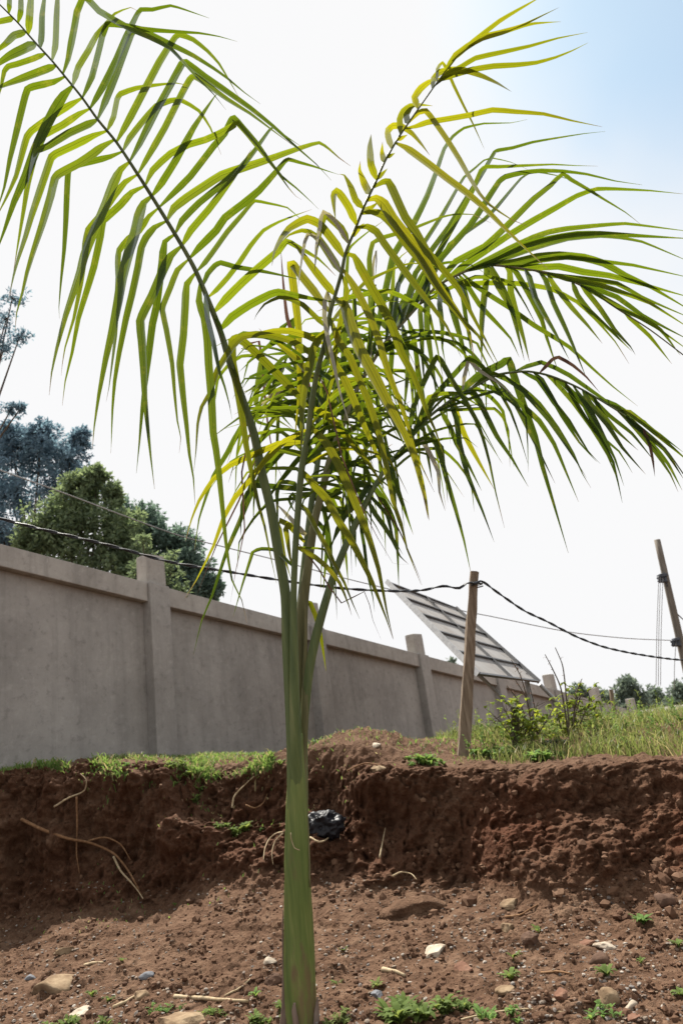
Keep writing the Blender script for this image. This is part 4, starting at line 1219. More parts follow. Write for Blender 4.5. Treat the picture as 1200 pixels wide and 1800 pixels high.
R1_DOWN = [
 (9, [(1020, 503), (1030, 512), (1054, 542), (1080, 580), (1107, 609), (1116, 624)]), (9, [(1000, 495), (1015, 520), (1037, 548), (1072, 580), (1110, 618)]),
 (9, [(960, 482), (972, 500), (1005, 542), (1031, 571), (1058, 604)]), (9, [(945, 478), (958, 492), (972, 533), (990, 571), (1007, 609), (1030, 665)]),
 (10, [(920, 474), (929, 487), (940, 525), (958, 557), (975, 586), (1000, 633)]), (10, [(895, 470), (908, 480), (935, 527), (952, 562), (961, 595), (980, 652)]),
 (12, [(885, 469), (895, 478), (897, 516), (908, 557), (920, 597), (930, 636)]), (10, [(860, 467), (866, 474), (885, 510), (900, 548), (911, 592), (921, 634)]),
 (9, [(805, 484), (820, 500), (842, 535), (872, 567), (897, 595), (912, 628)]), (12, [(850, 466), (855, 478), (852, 512), (847, 562), (846, 640)]),
 (9, [(855, 466), (862, 478), (875, 505), (892, 535), (908, 570)]), (8, [(800, 486), (815, 507), (825, 545), (840, 575), (852, 598)]),
 (12, [(775, 498), (785, 513), (795, 545), (807, 587), (817, 625), (825, 662)]), (10, [(765, 505), (774, 515), (772, 535), (777, 575), (777, 612), (783, 640)]),
 (12, [(755, 516), (748, 480), (750, 525), (750, 575), (757, 625), (762, 660), (768, 700), (772, 725)]), (9, [(737, 535), (738, 550), (740, 575), (742, 625), (746, 685)]),
 (8, [(797, 487), (810, 508), (817, 550), (825, 600), (831, 643)]),
 (9, [(815, 480), (832, 500), (870, 525), (894, 540), (937, 571), (960, 585), (1000, 610), (1040, 647), (1077, 680), (1120, 714)]),
 (9, [(790, 489), (805, 500), (850, 497), (908, 498), (967, 507), (1013, 530), (1045, 560), (1080, 600), (1105, 640)]),
 (10, [(677, 602), (686, 555), (690, 500), (693, 467), (705, 450), (724, 436)]), (9, [(690, 588), (695, 530), (702, 490), (713, 455)]), (14, [(695, 582), (710, 545), (725, 510), (744, 472)]),
 (10, [(640, 662), (652, 590), (650, 480), (649, 455), (655, 427), (675, 417), (700, 410), (730, 400), (775, 382), (797, 377), (830, 377), (862, 392)]),
 (11, [(600, 750), (612, 440), (650, 405), (680, 384)]),
 (10, [(645, 652), (657, 500), (652, 540), (650, 580), (652, 622)]), (10, [(660, 627), (685, 600), (687, 640), (685, 690), (690, 735)]), (9, [(627, 685), (622, 512), (626, 567), (628, 620)]),
 (10, [(705, 570), (712, 600), (716, 650), (712, 700), (708, 740)]), (9, [(715, 560), (728, 600), (735, 650), (745, 700), (752, 750)]), (8, [(640, 662), (660, 690), (668, 740), (665, 800), (668, 850)]), (9, [(625, 690), (640, 720), (643, 780), (640, 840), (645, 900)]),
]
R2_ALL = [
 (11, [(715, 777), (726, 715), (740, 680), (757, 645), (767, 627), (776, 635), (795, 670), (815, 700), (835, 735), (848, 768), (860, 813), (871, 867), (886, 928)]),
 (11, [(720, 772), (750, 712), (775, 682), (800, 655), (825, 628), (833, 633), (848, 645), (873, 680), (897, 723), (913, 767), (928, 818)]),
 (15, [(787, 707), (840, 660), (880, 640), (893, 632), (901, 655), (920, 713), (940, 767), (953, 820), (973, 887), (998, 972)]),
 (10, [(825, 686), (867, 657), (913, 680), (947, 710), (980, 753), (1007, 797), (1023, 833), (1038, 858)]), (11, [(845, 673), (880, 688), (917, 713), (947, 740), (973, 780), (993, 827), (1016, 882)]),
 (9, [(915, 653), (945, 667), (973, 707), (1000, 740), (1033, 793), (1054, 815)]), (11, [(812, 692), (833, 690), (853, 727), (873, 767), (900, 807), (928, 856)]),
 (11, [(795, 702), (803, 730), (817, 767), (840, 810), (868, 860)], 'leaf_yellow'), (11, [(790, 705), (802, 737), (807, 780), (822, 837), (847, 897), (868, 953)]), (10, [(772, 718), (790, 750), (802, 780), (820, 812), (846, 863)], 'leaf_green'),
 (10, [(745, 742), (762, 770), (775, 807), (785, 845), (800, 895), (815, 950), (828, 1012)]), (7, [(742, 746), (750, 790), (760, 852)]), (9, [(718, 775), (742, 776), (760, 807), (770, 830), (772, 865), (782, 898)], 'leaf_grey'),
 (12, [(712, 782), (722, 790), (732, 815), (747, 875), (754, 915)], 'leaf_yellow'), (10, [(686, 812), (692, 840), (700, 865), (712, 900), (726, 940)]), (10, [(682, 817), (690, 850), (695, 897), (706, 935)], 'leaf_green'),
 (9, [(905, 654), (950, 637), (1000, 660), (1067, 707), (1133, 740), (1146, 756)]), (7, [(945, 656), (958, 645), (970, 632), (981, 628), (1007, 643), (1030, 663), (1054, 691)], 'leaf_dead'),
 (10, [(975, 664), (990, 675), (1027, 713), (1053, 767), (1077, 813), (1093, 884)]), (9, [(1005, 677), (1040, 727), (1060, 767), (1080, 807), (1096, 855)]), (10, [(1025, 686), (1036, 709), (1067, 747), (1093, 787), (1134, 834)]),
 (8, [(1045, 698), (1055, 723), (1083, 757), (1121, 792)]), (10, [(1067, 711), (1085, 718), (1117, 753), (1150, 793), (1177, 833), (1191, 865)]), (10, [(1085, 722), (1105, 724), (1150, 760), (1200, 803), (1215, 820)]),
 (10, [(1100, 732), (1120, 750), (1167, 790), (1201, 843)]), (9, [(1117, 744), (1136, 770), (1173, 815), (1198, 862)]), (6, [(1130, 755), (1141, 782), (1147, 813), (1150, 838)], 'leaf_dead'),
 (8, [(990, 670), (1003, 692), (1040, 753), (1087, 793), (1111, 832)]), (9, [(960, 659), (972, 668), (1007, 707), (1040, 753), (1067, 800), (1086, 848)]), (9, [(935, 654), (952, 668), (987, 730), (1017, 777), (1048, 812)]),
 (9, [(865, 663), (900, 700), (930, 760), (955, 810), (975, 850)]), (9, [(880, 657), (930, 700), (965, 740), (1005, 800), (1030, 840)]), (9, [(1050, 700), (1080, 712), (1125, 742), (1160, 765), (1200, 795)]), (8, [(1030, 688), (1070, 730), (1110, 762), (1150, 812)]),
 (14, [(655, 860), (638, 850), (626, 855), (612, 890), (596, 930), (578, 965)]), (12, [(655, 862), (648, 853), (640, 866), (628, 885), (612, 900), (592, 930), (580, 970)]),
 (10, [(645, 880), (660, 905), (675, 925), (690, 950), (703, 978), (718, 992)]), (8, [(650, 870), (680, 905), (690, 945), (708, 975)]), (7, [(630, 912), (640, 960), (646, 1010), (655, 1050), (658, 1075)]),
]
B_ALL = [
 (11, [(530, 665), (500, 640), (470, 652), (440, 662), (427, 682)]), (11, [(548, 692), (517, 660), (480, 680), (450, 692), (437, 706)]), (10, [(556, 712), (520, 705), (500, 712), (470, 720)]), (12, [(500, 640), (515, 560), (475, 605), (440, 635), (420, 654)]),
 (9, [(500, 640), (480, 668), (460, 677), (424, 691)], 'leaf_grey'), (9, [(530, 665), (470, 700), (455, 715), (444, 732)], 'leaf_grey'), (8, [(552, 700), (495, 722), (470, 732), (450, 738)]),
 (11, [(462, 622), (475, 692), (495, 730), (516, 754)]), (10, [(500, 640), (480, 685), (500, 700), (520, 712)]), (11, [(462, 622), (450, 710), (478, 732), (516, 756)]), (10, [(530, 665), (450, 738), (485, 750), (512, 758)]),
 (11, [(560, 740), (540, 690), (520, 640), (500, 600)]), (10, [(562, 760), (600, 720), (650, 700), (690, 690)]), (11, [(562, 770), (610, 760), (650, 735), (680, 700)]), (12, [(561, 790), (590, 770), (605, 800), (612, 850), (608, 900)]),
 (9, [(548, 880), (600, 864), (560, 866), (495, 868)]), (9, [(550, 870), (527, 868), (517, 850), (492, 848), (487, 870), (489, 935)]), (9, [(545, 900), (525, 885), (514, 868), (508, 880), (515, 895), (523, 905)]),
 (9, [(540, 940), (520, 922), (500, 900), (484, 884)], 'leaf_grey'), (11, [(540, 945), (492, 915), (495, 950), (502, 985), (512, 1020)], 'leaf_yellow'), (11, [(538, 960), (503, 920), (505, 945), (510, 980), (518, 1010)], 'leaf_yellow'),
 (10, [(562, 745), (500, 790), (450, 850), (420, 920), (400, 965), (385, 1010), (373, 1047), (355, 1090), (340, 1152)]), (11, [(555, 705), (480, 710), (425, 750), (400, 795), (375, 837), (360, 880), (350, 912), (342, 967)]),
 (10, [(560, 790), (530, 800), (505, 830), (480, 862), (458, 900)]), (10, [(560, 780), (520, 770), (480, 790), (450, 830), (430, 880), (415, 930)]), (9, [(553, 860), (570, 900), (580, 960), (583, 1010), (590, 1060)]),
 (9, [(545, 905), (575, 940), (572, 990), (568, 1040)]), (9, [(525, 1085), (531, 1040), (528, 1100), (532, 1160), (536, 1190)], 'leaf_yellow'), (9, [(530, 1050), (545, 1060), (560, 1100), (568, 1145), (573, 1180)], 'leaf_yellow'),
 (10, [(561, 770), (585, 800), (620, 840), (640, 890), (650, 950)]), (11, [(560, 735), (575, 690), (600, 640), (640, 610)]), (10, [(552, 700), (590, 660), (640, 650), (690, 655), (730, 680)]),
 (10, [(555, 840), (600, 820), (640, 812), (690, 780)]), (10, [(553, 850), (580, 870), (600, 920), (608, 980), (612, 1030)], 'leaf_green'),
 (8, [(545, 690), (505, 560), (498, 500), (493, 432)], 'leaf_dead'),
 (5, [(425, 612), (455, 600), (462, 660), (470, 740), (480, 800), (500, 850)], 'leaf_dead'),
]
for w, p in LEFT_UP: leaflet('L', w, p, random.uniform(-0.05, 0.30))
for w, p in LEFT_DOWN: leaflet('L', w, p, random.uniform(-0.30, 0.10))
for w, p in CEN_R: leaflet('C', w, p, random.uniform(-0.30, 0.05))
for w, p in CEN_L: leaflet('C', w, p, random.uniform(-0.25, 0.20))
for e in R1_UP: leaflet('R1', e[0], e[1], random.uniform(-0.1, 0.35))
for e in R1_DOWN: leaflet('R1', e[0], e[1], random.uniform(-0.25, 0.2))
for e in R2_ALL: leaflet('R2', e[0], e[1], random.uniform(-0.25, 0.25), e[2] if len(e) > 2 else None)
for e in B_ALL: leaflet('B', e[0], e[1], random.uniform(-0.1, 0.3), e[2] if len(e) > 2 else None)
rr = random.Random(31)
def filler(fr, n, ylo, yhi, mats, side=None, wr=(6, 11)):
    o, S, leaf = FRONDS[fr]
    idx = [i for i in range(len(S)) if ylo < S[i, 1] < yhi and S[i, 0] < 770]
    for j in range(n):
        x, y = S[rr.choice(idx), :2]
        sd = side or rr.choice((-1, 1))
        ang = rr.uniform(-0.35, 1.25); l1 = rr.uniform(35, 110); ang2 = ang - rr.uniform(0.3, 1.4); ang3 = max(-1.5, ang2 - rr.uniform(0.2, 1.0)); l2 = rr.uniform(30, 90); l3 = rr.uniform(40, 130)
        c1, s1, c2, s2, c3, s3 = math.cos(ang), math.sin(ang), math.cos(ang2), math.sin(ang2), math.cos(ang3), math.sin(ang3)
        p1 = (x + sd * l1 * c1, y - l1 * s1); p2 = (p1[0] + sd * l2 * c2, p1[1] - l2 * s2); p3 = (p2[0] + sd * l3 * c3 * 0.6, p2[1] - l3 * s3)
        pts = [(x, y), (x + sd * l1 * c1 * 0.5, y - l1 * s1 * 0.55), p1, ((p1[0] + p2[0]) / 2 + sd * 3, (p1[1] + p2[1]) / 2 - 4), p2, p3]
        leaflet(fr, rr.uniform(*wr), pts, rr.uniform(-0.1, 0.35), rr.choice(mats))
filler('B', 16, 640, 900, ['leaf_dark', 'leaf_dark', 'leaf_green'])
filler('R1', 18, 560, 860, ['leaf_green', 'leaf_dark'])
filler('R2', 8, 700, 860, ['leaf_dark', 'leaf_green'], None, (5, 9))
filler('C', 8, 520, 900, ['leaf_yellow', 'leaf_green'], None, (6, 10))
for fr, w, pts in (('C', 9, [(580, 548), (576, 512), (570, 555), (577, 600), (587, 642), (595, 680), (605, 717), (620, 762)]), ('C', 8, [(615, 426), (590, 390), (568, 372), (562, 400), (555, 437), (553, 478)]),
                   ('C', 8, [(598, 478), (560, 420), (541, 412), (533, 440), (527, 480), (524, 505)]), ('R2', 8, [(812, 692), (822, 636), (843, 652), (880, 676), (905, 700)]), ('R1', 7, [(652, 640), (655, 470), (661, 440), (660, 480), (656, 500)])):
    leaflet(fr, w, pts, -0.12, 'leaf_grey')  # leaflets coloured pale as painted white glints
# thin dried strands hanging from leaflet tips
for (fr, pts) in (('C', [(557, 655), (575, 690), (600, 800), (640, 900), (690, 990), (718, 992)]), ('R2', [(655, 860), (700, 930), (735, 1010), (742, 1030)]), ('C', [(520, 950), (560, 1000), (600, 1060), (640, 1040), (655, 1090), (670, 1125)]),
                  ('L', [(440, 745), (425, 830), (430, 930), (415, 1000), (405, 1060)]), ('L', [(455, 800), (420, 880), (380, 960), (360, 1010), (345, 1050)])):
    leaflet(fr, 3, pts, -0.1, 'leaf_dead')
# the many thin leaflets deep in the crown, too tangled to tell apart
REST = []
filler('B', 24, 620, 960, ['leaf_dark'], None, (4, 8))
filler('R1', 26, 520, 900, ['leaf_dark'], None, (4, 8))
filler('C', 18, 600, 1000, ['leaf_dark'], None, (4, 8))
filler('R2', 16, 690, 900, ['leaf_dark'], None, (4, 7))
g = join(REST)
fl = mesh_obj('inner_leaflets', g[0], g[1], M['leaf_green'], palm, True, g[2])
fl['kind'] = 'stuff'
REST = None
print('leaflets', LEAF_N)

from mathutils import noise as mnoise

# ================================================================== STONES
def stone_geo(rx, ry, rz, seed, cuts=7, sub=3):
    rng = np.random.default_rng(seed)
    bm = bmesh.new()
    bmesh.ops.create_icosphere(bm, subdivisions=sub, radius=1.0)
    V = np.array([v.co[:] for v in bm.verts])
    F = [tuple(v.index for v in f.verts) for f in bm.faces]
    bm.free()
    for i in range(cuts):
        d = rng.normal(size=3); d /= np.linalg.norm(d)
        h = 0.45 + 0.4 * rng.random()
        t = V @ d - h
        V = V - np.where(t > 0, t, 0)[:, None] * d * 0.92
    V = V + fbm(V * 2.3 + seed, 3, seed)[:, None] * V * 0.10 + fbm(V * 8 + seed, 2, seed + 3)[:, None] * V * 0.025
    return V * np.array([rx, ry, rz]), F

STONES = [  # px, py (foot), width px, height ratio, material, name, label
    (92, 1742, 104, 0.36, 'tanstone', 'big flat tan rock lying on the soil near the lower left corner'),
    (312, 1812, 108, 0.36, 'tanstone', 'broad tan boulder cut by the bottom edge of the picture'),
    (142, 1782, 42, 0.30, 'palestone', 'pale flat stone below the big tan rock'),
    (246, 1756, 30, 0.6, 'tanstone', 'rounded tan stone with a pale stick leaning on it'),
    (183, 1786, 24, 0.8, 'brownstone', 'small dark brown upright stone beside the pale flat stone'),
    (481, 1728, 30, 0.75, 'brownstone', 'blocky brown stone touching the left side of the palm trunk'),
    (475, 1692, 24, 0.5, 'palestone', 'small cream stone above the blocky brown one by the trunk'),
    (764, 1678, 46, 0.40, 'palestone', 'flat cream stone right of the palm trunk'),
    (1064, 1668, 38, 0.50, 'palestone', 'white stone resting above a dark brown one'),
    (1060, 1694, 40, 0.62, 'brownstone', 'dark brown stone just below the white stone'),
    (892, 1637, 26, 0.85, 'tanstone', 'small pointed tan stone standing alone in mid soil'),
    (898, 1592, 40, 0.32, 'tanstone', 'low tan slab near the foot of the bank'),
    (1170, 1590, 38, 0.7, 'brownstone', 'lumpy brown clod near the right edge below the bank'),
    (888, 1742, 34, 0.42, 'tanstone', 'flat buff stone left of the brown wedge stone'),
    (984, 1755, 34, 0.62, 'redstone', 'wedge shaped reddish brown stone with a lit left side'),
    (1070, 1760, 36, 0.75, 'tanstone', 'rough buff stone low at picture right'),
    (1033, 1660, 28, 0.45, 'redstone', 'pinkish flat stone left of the white stone'),
    (816, 1706, 34, 0.5, 'redstone', 'reddish brown stone right of the trunk below the cream stone'),
    (256, 1718, 24, 0.5, 'bluestone', 'blue grey angular stone in the soil left of the trunk'),
    (110, 1674, 34, 0.42, 'tanstone', 'tan brown stone just outside the bank shadow at left'),
    (932, 1655, 28, 0.7, 'brownstone', 'dark crumbly clod right of the pointed tan stone'),
    (50, 1722, 24, 0.4, 'bluestone', 'small grey stone left of the big flat tan rock'),
    (662, 1356, 38, 0.35, 'tanstone', 'flat tan stone on the slope of the soil heap'),
    (659, 1311, 24, 0.35, 'palestone', 'pale flat stone on top of the soil heap'),
    (1110, 1772, 26, 0.55, 'palestone', 'small pale stone low near the right corner'),
    (660, 1752, 24, 0.5, 'bluestone', 'small slate stone among weeds right of trunk'),
    (1112, 1792, 30, 0.5, 'redstone', 'brown stone at the bottom edge near the right corner'),
]
for i, (px, py, w, hr, mt, lab) in enumerate(STONES):
    p, n = hit(px, py)
    if p is None:
        p = at(px, py, 3.8); p[2] = 0
    r = px2m(w, p) / 2 * 1.1
    V, F = stone_geo(r, r * (0.75 + 0.3 * random.random()), r * hr * 1.15, 100 + i, 8 if mt != 'brownstone' else 6)
    a = random.uniform(-0.5, 0.5)
    Rz = np.array([[math.cos(a), -math.sin(a), 0], [math.sin(a), math.cos(a), 0], [0, 0, 1]])
    V = V @ Rz.T
    base = p + np.array([0, r * 0.3, r * hr * 0.15])
    o = mesh_obj('stone', V + base, F, M[mt], None, False, None, base)
    for pl in o.data.polygons:
        pl.use_smooth = (i % 3 == 0)
    tag(o, lab, 'stone', 'loose stones on the soil')

# rounded half-buried earth boulder at the foot of the bank
p, n = hit(727, 1606)
r = px2m(124, p) / 2
V, F = stone_geo(r, r * 0.75, r * 0.36, 55, 3, 4)
V = V + (np.clip(np.abs(vnoise(V * 7, 9)) * 5, 0, 1) - 1)[:, None] * V * 0.05
bo = mesh_obj('earth_boulder', V + p + np.array([0, r * 0.3, -r * 0.02]), F, M['soil'], None, True, None, p)
tag(bo, 'rounded cracked reddish brown earth boulder half buried below the bank', 'boulder')

def scatter(n, region, size, seed, mat, name, label, cat, flat=0.6, power=2.2):
    rng = np.random.default_rng(seed)
    bm = bmesh.new(); bmesh.ops.create_icosphere(bm, subdivisions=1, radius=1.0)
    BV = np.array([v.co[:] for v in bm.verts]); BF = np.array([[v.index for v in f.verts] for f in bm.faces]); bm.free()
    Vs, Fs, o = [], [], 0
    k = 0
    tries = 0
    while k < n and tries < n * 4:
        tries += 1
        px = rng.uniform(region[0], region[2]); py = rng.uniform(region[1], region[3])
        cl = mnoise.noise(Vector((px / 90, py / 45, seed + 0.5)))
        if rng.random() > 0.45 + 0.6 * cl:
            continue
        p, nr = hit(px, py)
        if p is None or nr[2] < 0.4:
            continue
        s = size[0] + (size[1] - size[0]) * rng.random() ** power
        a = rng.uniform(0, 6.28)
        d = 1 + rng.normal(size=(len(BV), 1)) * 0.17
        q = BV * d * np.array([1, 0.55 + 0.5 * rng.random(), flat * (0.5 + rng.random())]) * s
        c_, s_ = math.cos(a), math.sin(a)
        q = q @ np.array([[c_, s_, 0], [-s_, c_, 0], [0, 0, 1]])
        tl = rng.normal() * 0.35
        q = q @ np.array([[1, 0, 0], [0, math.cos(tl), math.sin(tl)], [0, -math.sin(tl), math.cos(tl)]])
        Vs.append(q + p + np.array([0, 0, s * 0.15])); Fs.append(BF + o); o += len(BV); k += 1
    ob = mesh_obj(name, np.vstack(Vs), np.vstack(Fs).tolist(), mat)
    return tag(ob, label, cat, None, 'stuff')
scatter(5200, (-60, 1545, 1260, 1835), (0.0028, 0.016), 5, M['gravel'], 'gravel', 'small grey and tan gravel chips scattered over the soil', 'gravel', 0.45, 2.6)
scatter(4600, (-60, 1500, 1260, 1835), (0.004, 0.024), 6, M['clod'], 'soil_crumbs', 'dark crumbs and clods of red brown soil', 'soil', 0.7, 3.5)
scatter(240, (-40, 1480, 1240, 1620), (0.012, 0.055), 12, M['clod'], 'fallen_clods', 'fallen clods of earth along the foot of the bank', 'soil', 0.8, 3.0)
scatter(500, (-20, 1330, 1220, 1540), (0.006, 0.035), 8, M['clod'], 'bank_crumbs', 'loose earth lumps on the face and brow of the bank', 'soil', 0.8, 2.0)

# ================================================================== STICKS, STRAW, ROOTS
def stick(name, pts, wpx, mat, label, cat, group=None, lift=0.006, follow=True):
    P = []
    for q in pts:
        p, n = hit(q[0], q[1])
        if p is None:
            p = at(q[0], q[1], 7)
        P.append(p + n * lift if n is not None else p)
    P = catmull(np.array(P), 4)
    P = P + np.stack([fbm(P * 20, 2, 60 + i) for i in range(3)], -1) * 0.003
    r = px2m(wpx, P[0]) / 2
    V, F, U = tube_geo(P, np.linspace(r, r * 0.55, len(P)), 6)
    return tag(mesh_obj(name, V, F, mat, None, True, None, P[0]), label, cat, group)
stick('stick', [(306, 1754), (345, 1756), (390, 1758), (437, 1762)], 8, M['straw'], 'long pale flat straw stick on the soil left of the trunk', 'stick')
stick('stick', [(200, 1772), (222, 1762), (246, 1748)], 7, M['straw'], 'short pale stick leaning on the rounded tan stone', 'stick')
stick('stick', [(672, 1706), (690, 1709), (712, 1716)], 9, M['straw'], 'thick broken tan stick right of the trunk', 'stick')
stick('stick', [(888, 1612), (912, 1610), (945, 1592)], 5, M['root'], 'thin brown twig near the foot of the bank', 'stick')
stick('stick', [(790, 1800), (850, 1785), (920, 1775), (1000, 1782)], 4, M['straw'], 'long curved pale grass stalk at the bottom right of the trunk', 'stick')
stick('stick', [(950, 1712), (975, 1709), (1005, 1715)], 5, M['root'], 'short curved brown twig at mid right of the soil', 'stick')
stick('stick', [(150, 1698), (165, 1694), (182, 1694)], 6, M['straw'], 'small whitish stick above the big flat tan rock', 'stick')
stick('stick', [(395, 1752), (418, 1740), (440, 1722)], 4, M['straw'], 'thin yellow straw slanting up left of the trunk', 'stick')

def root(pts, wpx, mat, label, out=0.085):
    P = []
    for q in pts:
        p, n = hit(q[0], q[1])
        if p is None:
            continue
        d = CAMP - p; d = d / np.linalg.norm(d)
        P.append(p + d * out * (q[2] if len(q) > 2 else 1))
    P = catmull(np.array(P), 6)
    r = px2m(wpx, P[0]) / 2
    V, F, U = tube_geo(P, np.linspace(r, r * 0.35, len(P)), 6)
    return tag(mesh_obj('root', V, F, mat, None, True, None, P[0]), label, 'root', 'exposed roots on the bank')
root([(38, 1440, .2), (75, 1458), (120, 1474), (160, 1482), (200, 1500), (222, 1525), (236, 1548), (250, 1575, .2)], 6, M['root'], 'long orange brown root arching down the shaded left bank')
root([(155, 1478, .3), (185, 1472), (212, 1484), (230, 1512)], 4, M['root'], 'thinner root looping above the long orange root')
root([(200, 1506), (212, 1530), (228, 1548), (240, 1562), (252, 1580)], 4, M['straw'], 'pale forked root tip at the lower end of the long root')
root([(96, 1418), (122, 1402), (148, 1390), (152, 1372), (142, 1360)], 4, M['straw'], 'pale hooked root hanging near the left brow')
root([(135, 1400), (136, 1450), (135, 1500), (140, 1535)], 4, M['root'], 'straight thin root hanging down the left bank')
root([(408, 1420), (412, 1400), (430, 1380), (446, 1365)], 4, M['straw'], 'pale root curling out of the slumped bank left of trunk')
root([(432, 1415), (448, 1420), (462, 1412), (470, 1395)], 3, M['root'], 'short root beside the curling pale root')
root([(498, 1462), (478, 1470), (466, 1490), (463, 1512)], 3, M['straw'], 'thin pale rootlets hanging left of the palm trunk')
root([(498, 1464), (484, 1478), (478, 1500), (480, 1520)], 3, M['straw'], 'second strand of pale rootlets left of the palm trunk')
root([(545, 1472), (562, 1480), (580, 1470), (592, 1462), (598, 1475)], 4, M['straw'], 'tangled pale root in front of the black bag')
root([(667, 1508), (672, 1480), (677, 1455)], 4, M['straw'], 'upright dry stalk standing before the dark bank face')
root([(690, 1540), (705, 1533), (722, 1536), (732, 1546)], 4, M['straw'], 'curved pale stalk on top of the earth boulder')
root([(610, 1355), (640, 1342), (672, 1345)], 4, M['root'], 'thin dark root on the soil heap')

# ================================================================== BLACK BAG
p, n = hit(568, 1468)
r = px2m(76, p) / 2
bm = bmesh.new(); bmesh.ops.create_icosphere(bm, subdivisions=5, radius=1.0)
V = np.array([v.co[:] for v in bm.verts]); F = [tuple(v.index for v in f.verts) for f in bm.faces]; bm.free()
cr = fbm(V * 1.9, 4, 71, 0.55, ridged=True)
V = V * (0.85 + 0.22 * cr)[:, None] * np.array([r, r * 0.7, r * 0.62])
bag = mesh_obj('plastic_bag', V + p + np.array([0, r * 0.25, r * 0.35]), F, M['bag'], None, True, None, p)
tag(bag, 'crumpled black plastic bag on the bank ledge behind the trunk', 'plastic bag')
p2 = at(975, 1312, 7.4)
q, n = hit(975, 1316)
if q is not None: p2 = q
V2 = V / r * px2m(34, p2) / 2 * np.array([1.3, 1, 0.6])
bag2 = mesh_obj('plastic_bag', V2 + p2 + np.array([0, 0, 0.05]), F, M['bag'], None, True, None, p2)
tag(bag2, 'scrap of black plastic lying in the tall grass at right', 'plastic bag')

# ================================================================== WEEDS, GRASS, SHRUB
def blade(p, d, up, L, W, bend):
    """leaf blade of 4 faces: base point, outward dir, up vector"""
    s = np.cross(d, up); s /= np.linalg.norm(s) + 1e-9
    pts = []
    for t, w in ((0, 0.25), (0.35, 1.0), (0.7, 0.8), (1.0, 0.05)):
        c = p + d * L * t * (1 - 0.25 * bend * t) + up * L * (0.9 * (1 - bend) * t + bend * (t - t * t) * 1.3)
        pts += [c - s * W * w / 2, c + s * W * w / 2]
    return pts

def weed(px, py, wpx, label, seed, kind='rosette', n=14, mat='weed', cat='weed'):
    rng = np.random.default_rng(seed)
    p, nn = hit(px, py)
    if p is None:
        p = at(px, py, 7)
    p = p - np.array([0, 0, 0.003])
    R = px2m(wpx, p) / 2
    V, F = [], []
    up = np.array([0, 0, 1.0])
    heads = [(np.zeros(3), 1.0)]
    if kind == 'patch':
        heads = [(np.array([rng.uniform(-1, 1) * R * 0.8, rng.uniform(-0.7, 0.7) * R * 0.7, 0]), rng.uniform(0.25, 0.5)) for _ in range(12)]
    for hpos, sc in heads:
        hp = p + hpos
        if kind == 'patch':
            g = drop(hp[0], hp[1])
            if g is not None: hp = g
        for i in range(n):
            a = rng.uniform(0, 6.28)
            d = np.array([math.cos(a), math.sin(a), 0])
            L = R * sc * rng.uniform(0.65, 1.15)
            W = L * (0.34 if kind != 'grass' else 0.07)
            bend = rng.uniform(0.35, 0.9) if kind != 'grass' else rng.uniform(0.0, 0.6)
            h0 = up * R * sc * rng.uniform(0, 0.5)
            o = len(V)
            V += blade(hp + h0 * (0.6 if kind == 'rosette' else 1), d, up, L, W, bend)
            for k in range(3):
                F.append((o + 2 * k, o + 2 * k + 1, o + 2 * k + 3, o + 2 * k + 2))
    base = p
    rt = thing('weed', base, label, cat, 'weeds growing on the soil')
    mesh_obj('leaves', V, F, M[mat], rt, True, None, base)
    if kind == 'rosette':
        Vs, Fs, Us = tube_geo([np.zeros(3), up * R * 0.35], [R * 0.05, R * 0.03], 5)
        mesh_obj('stem', Vs, Fs, M['weed'], rt)
    return rt
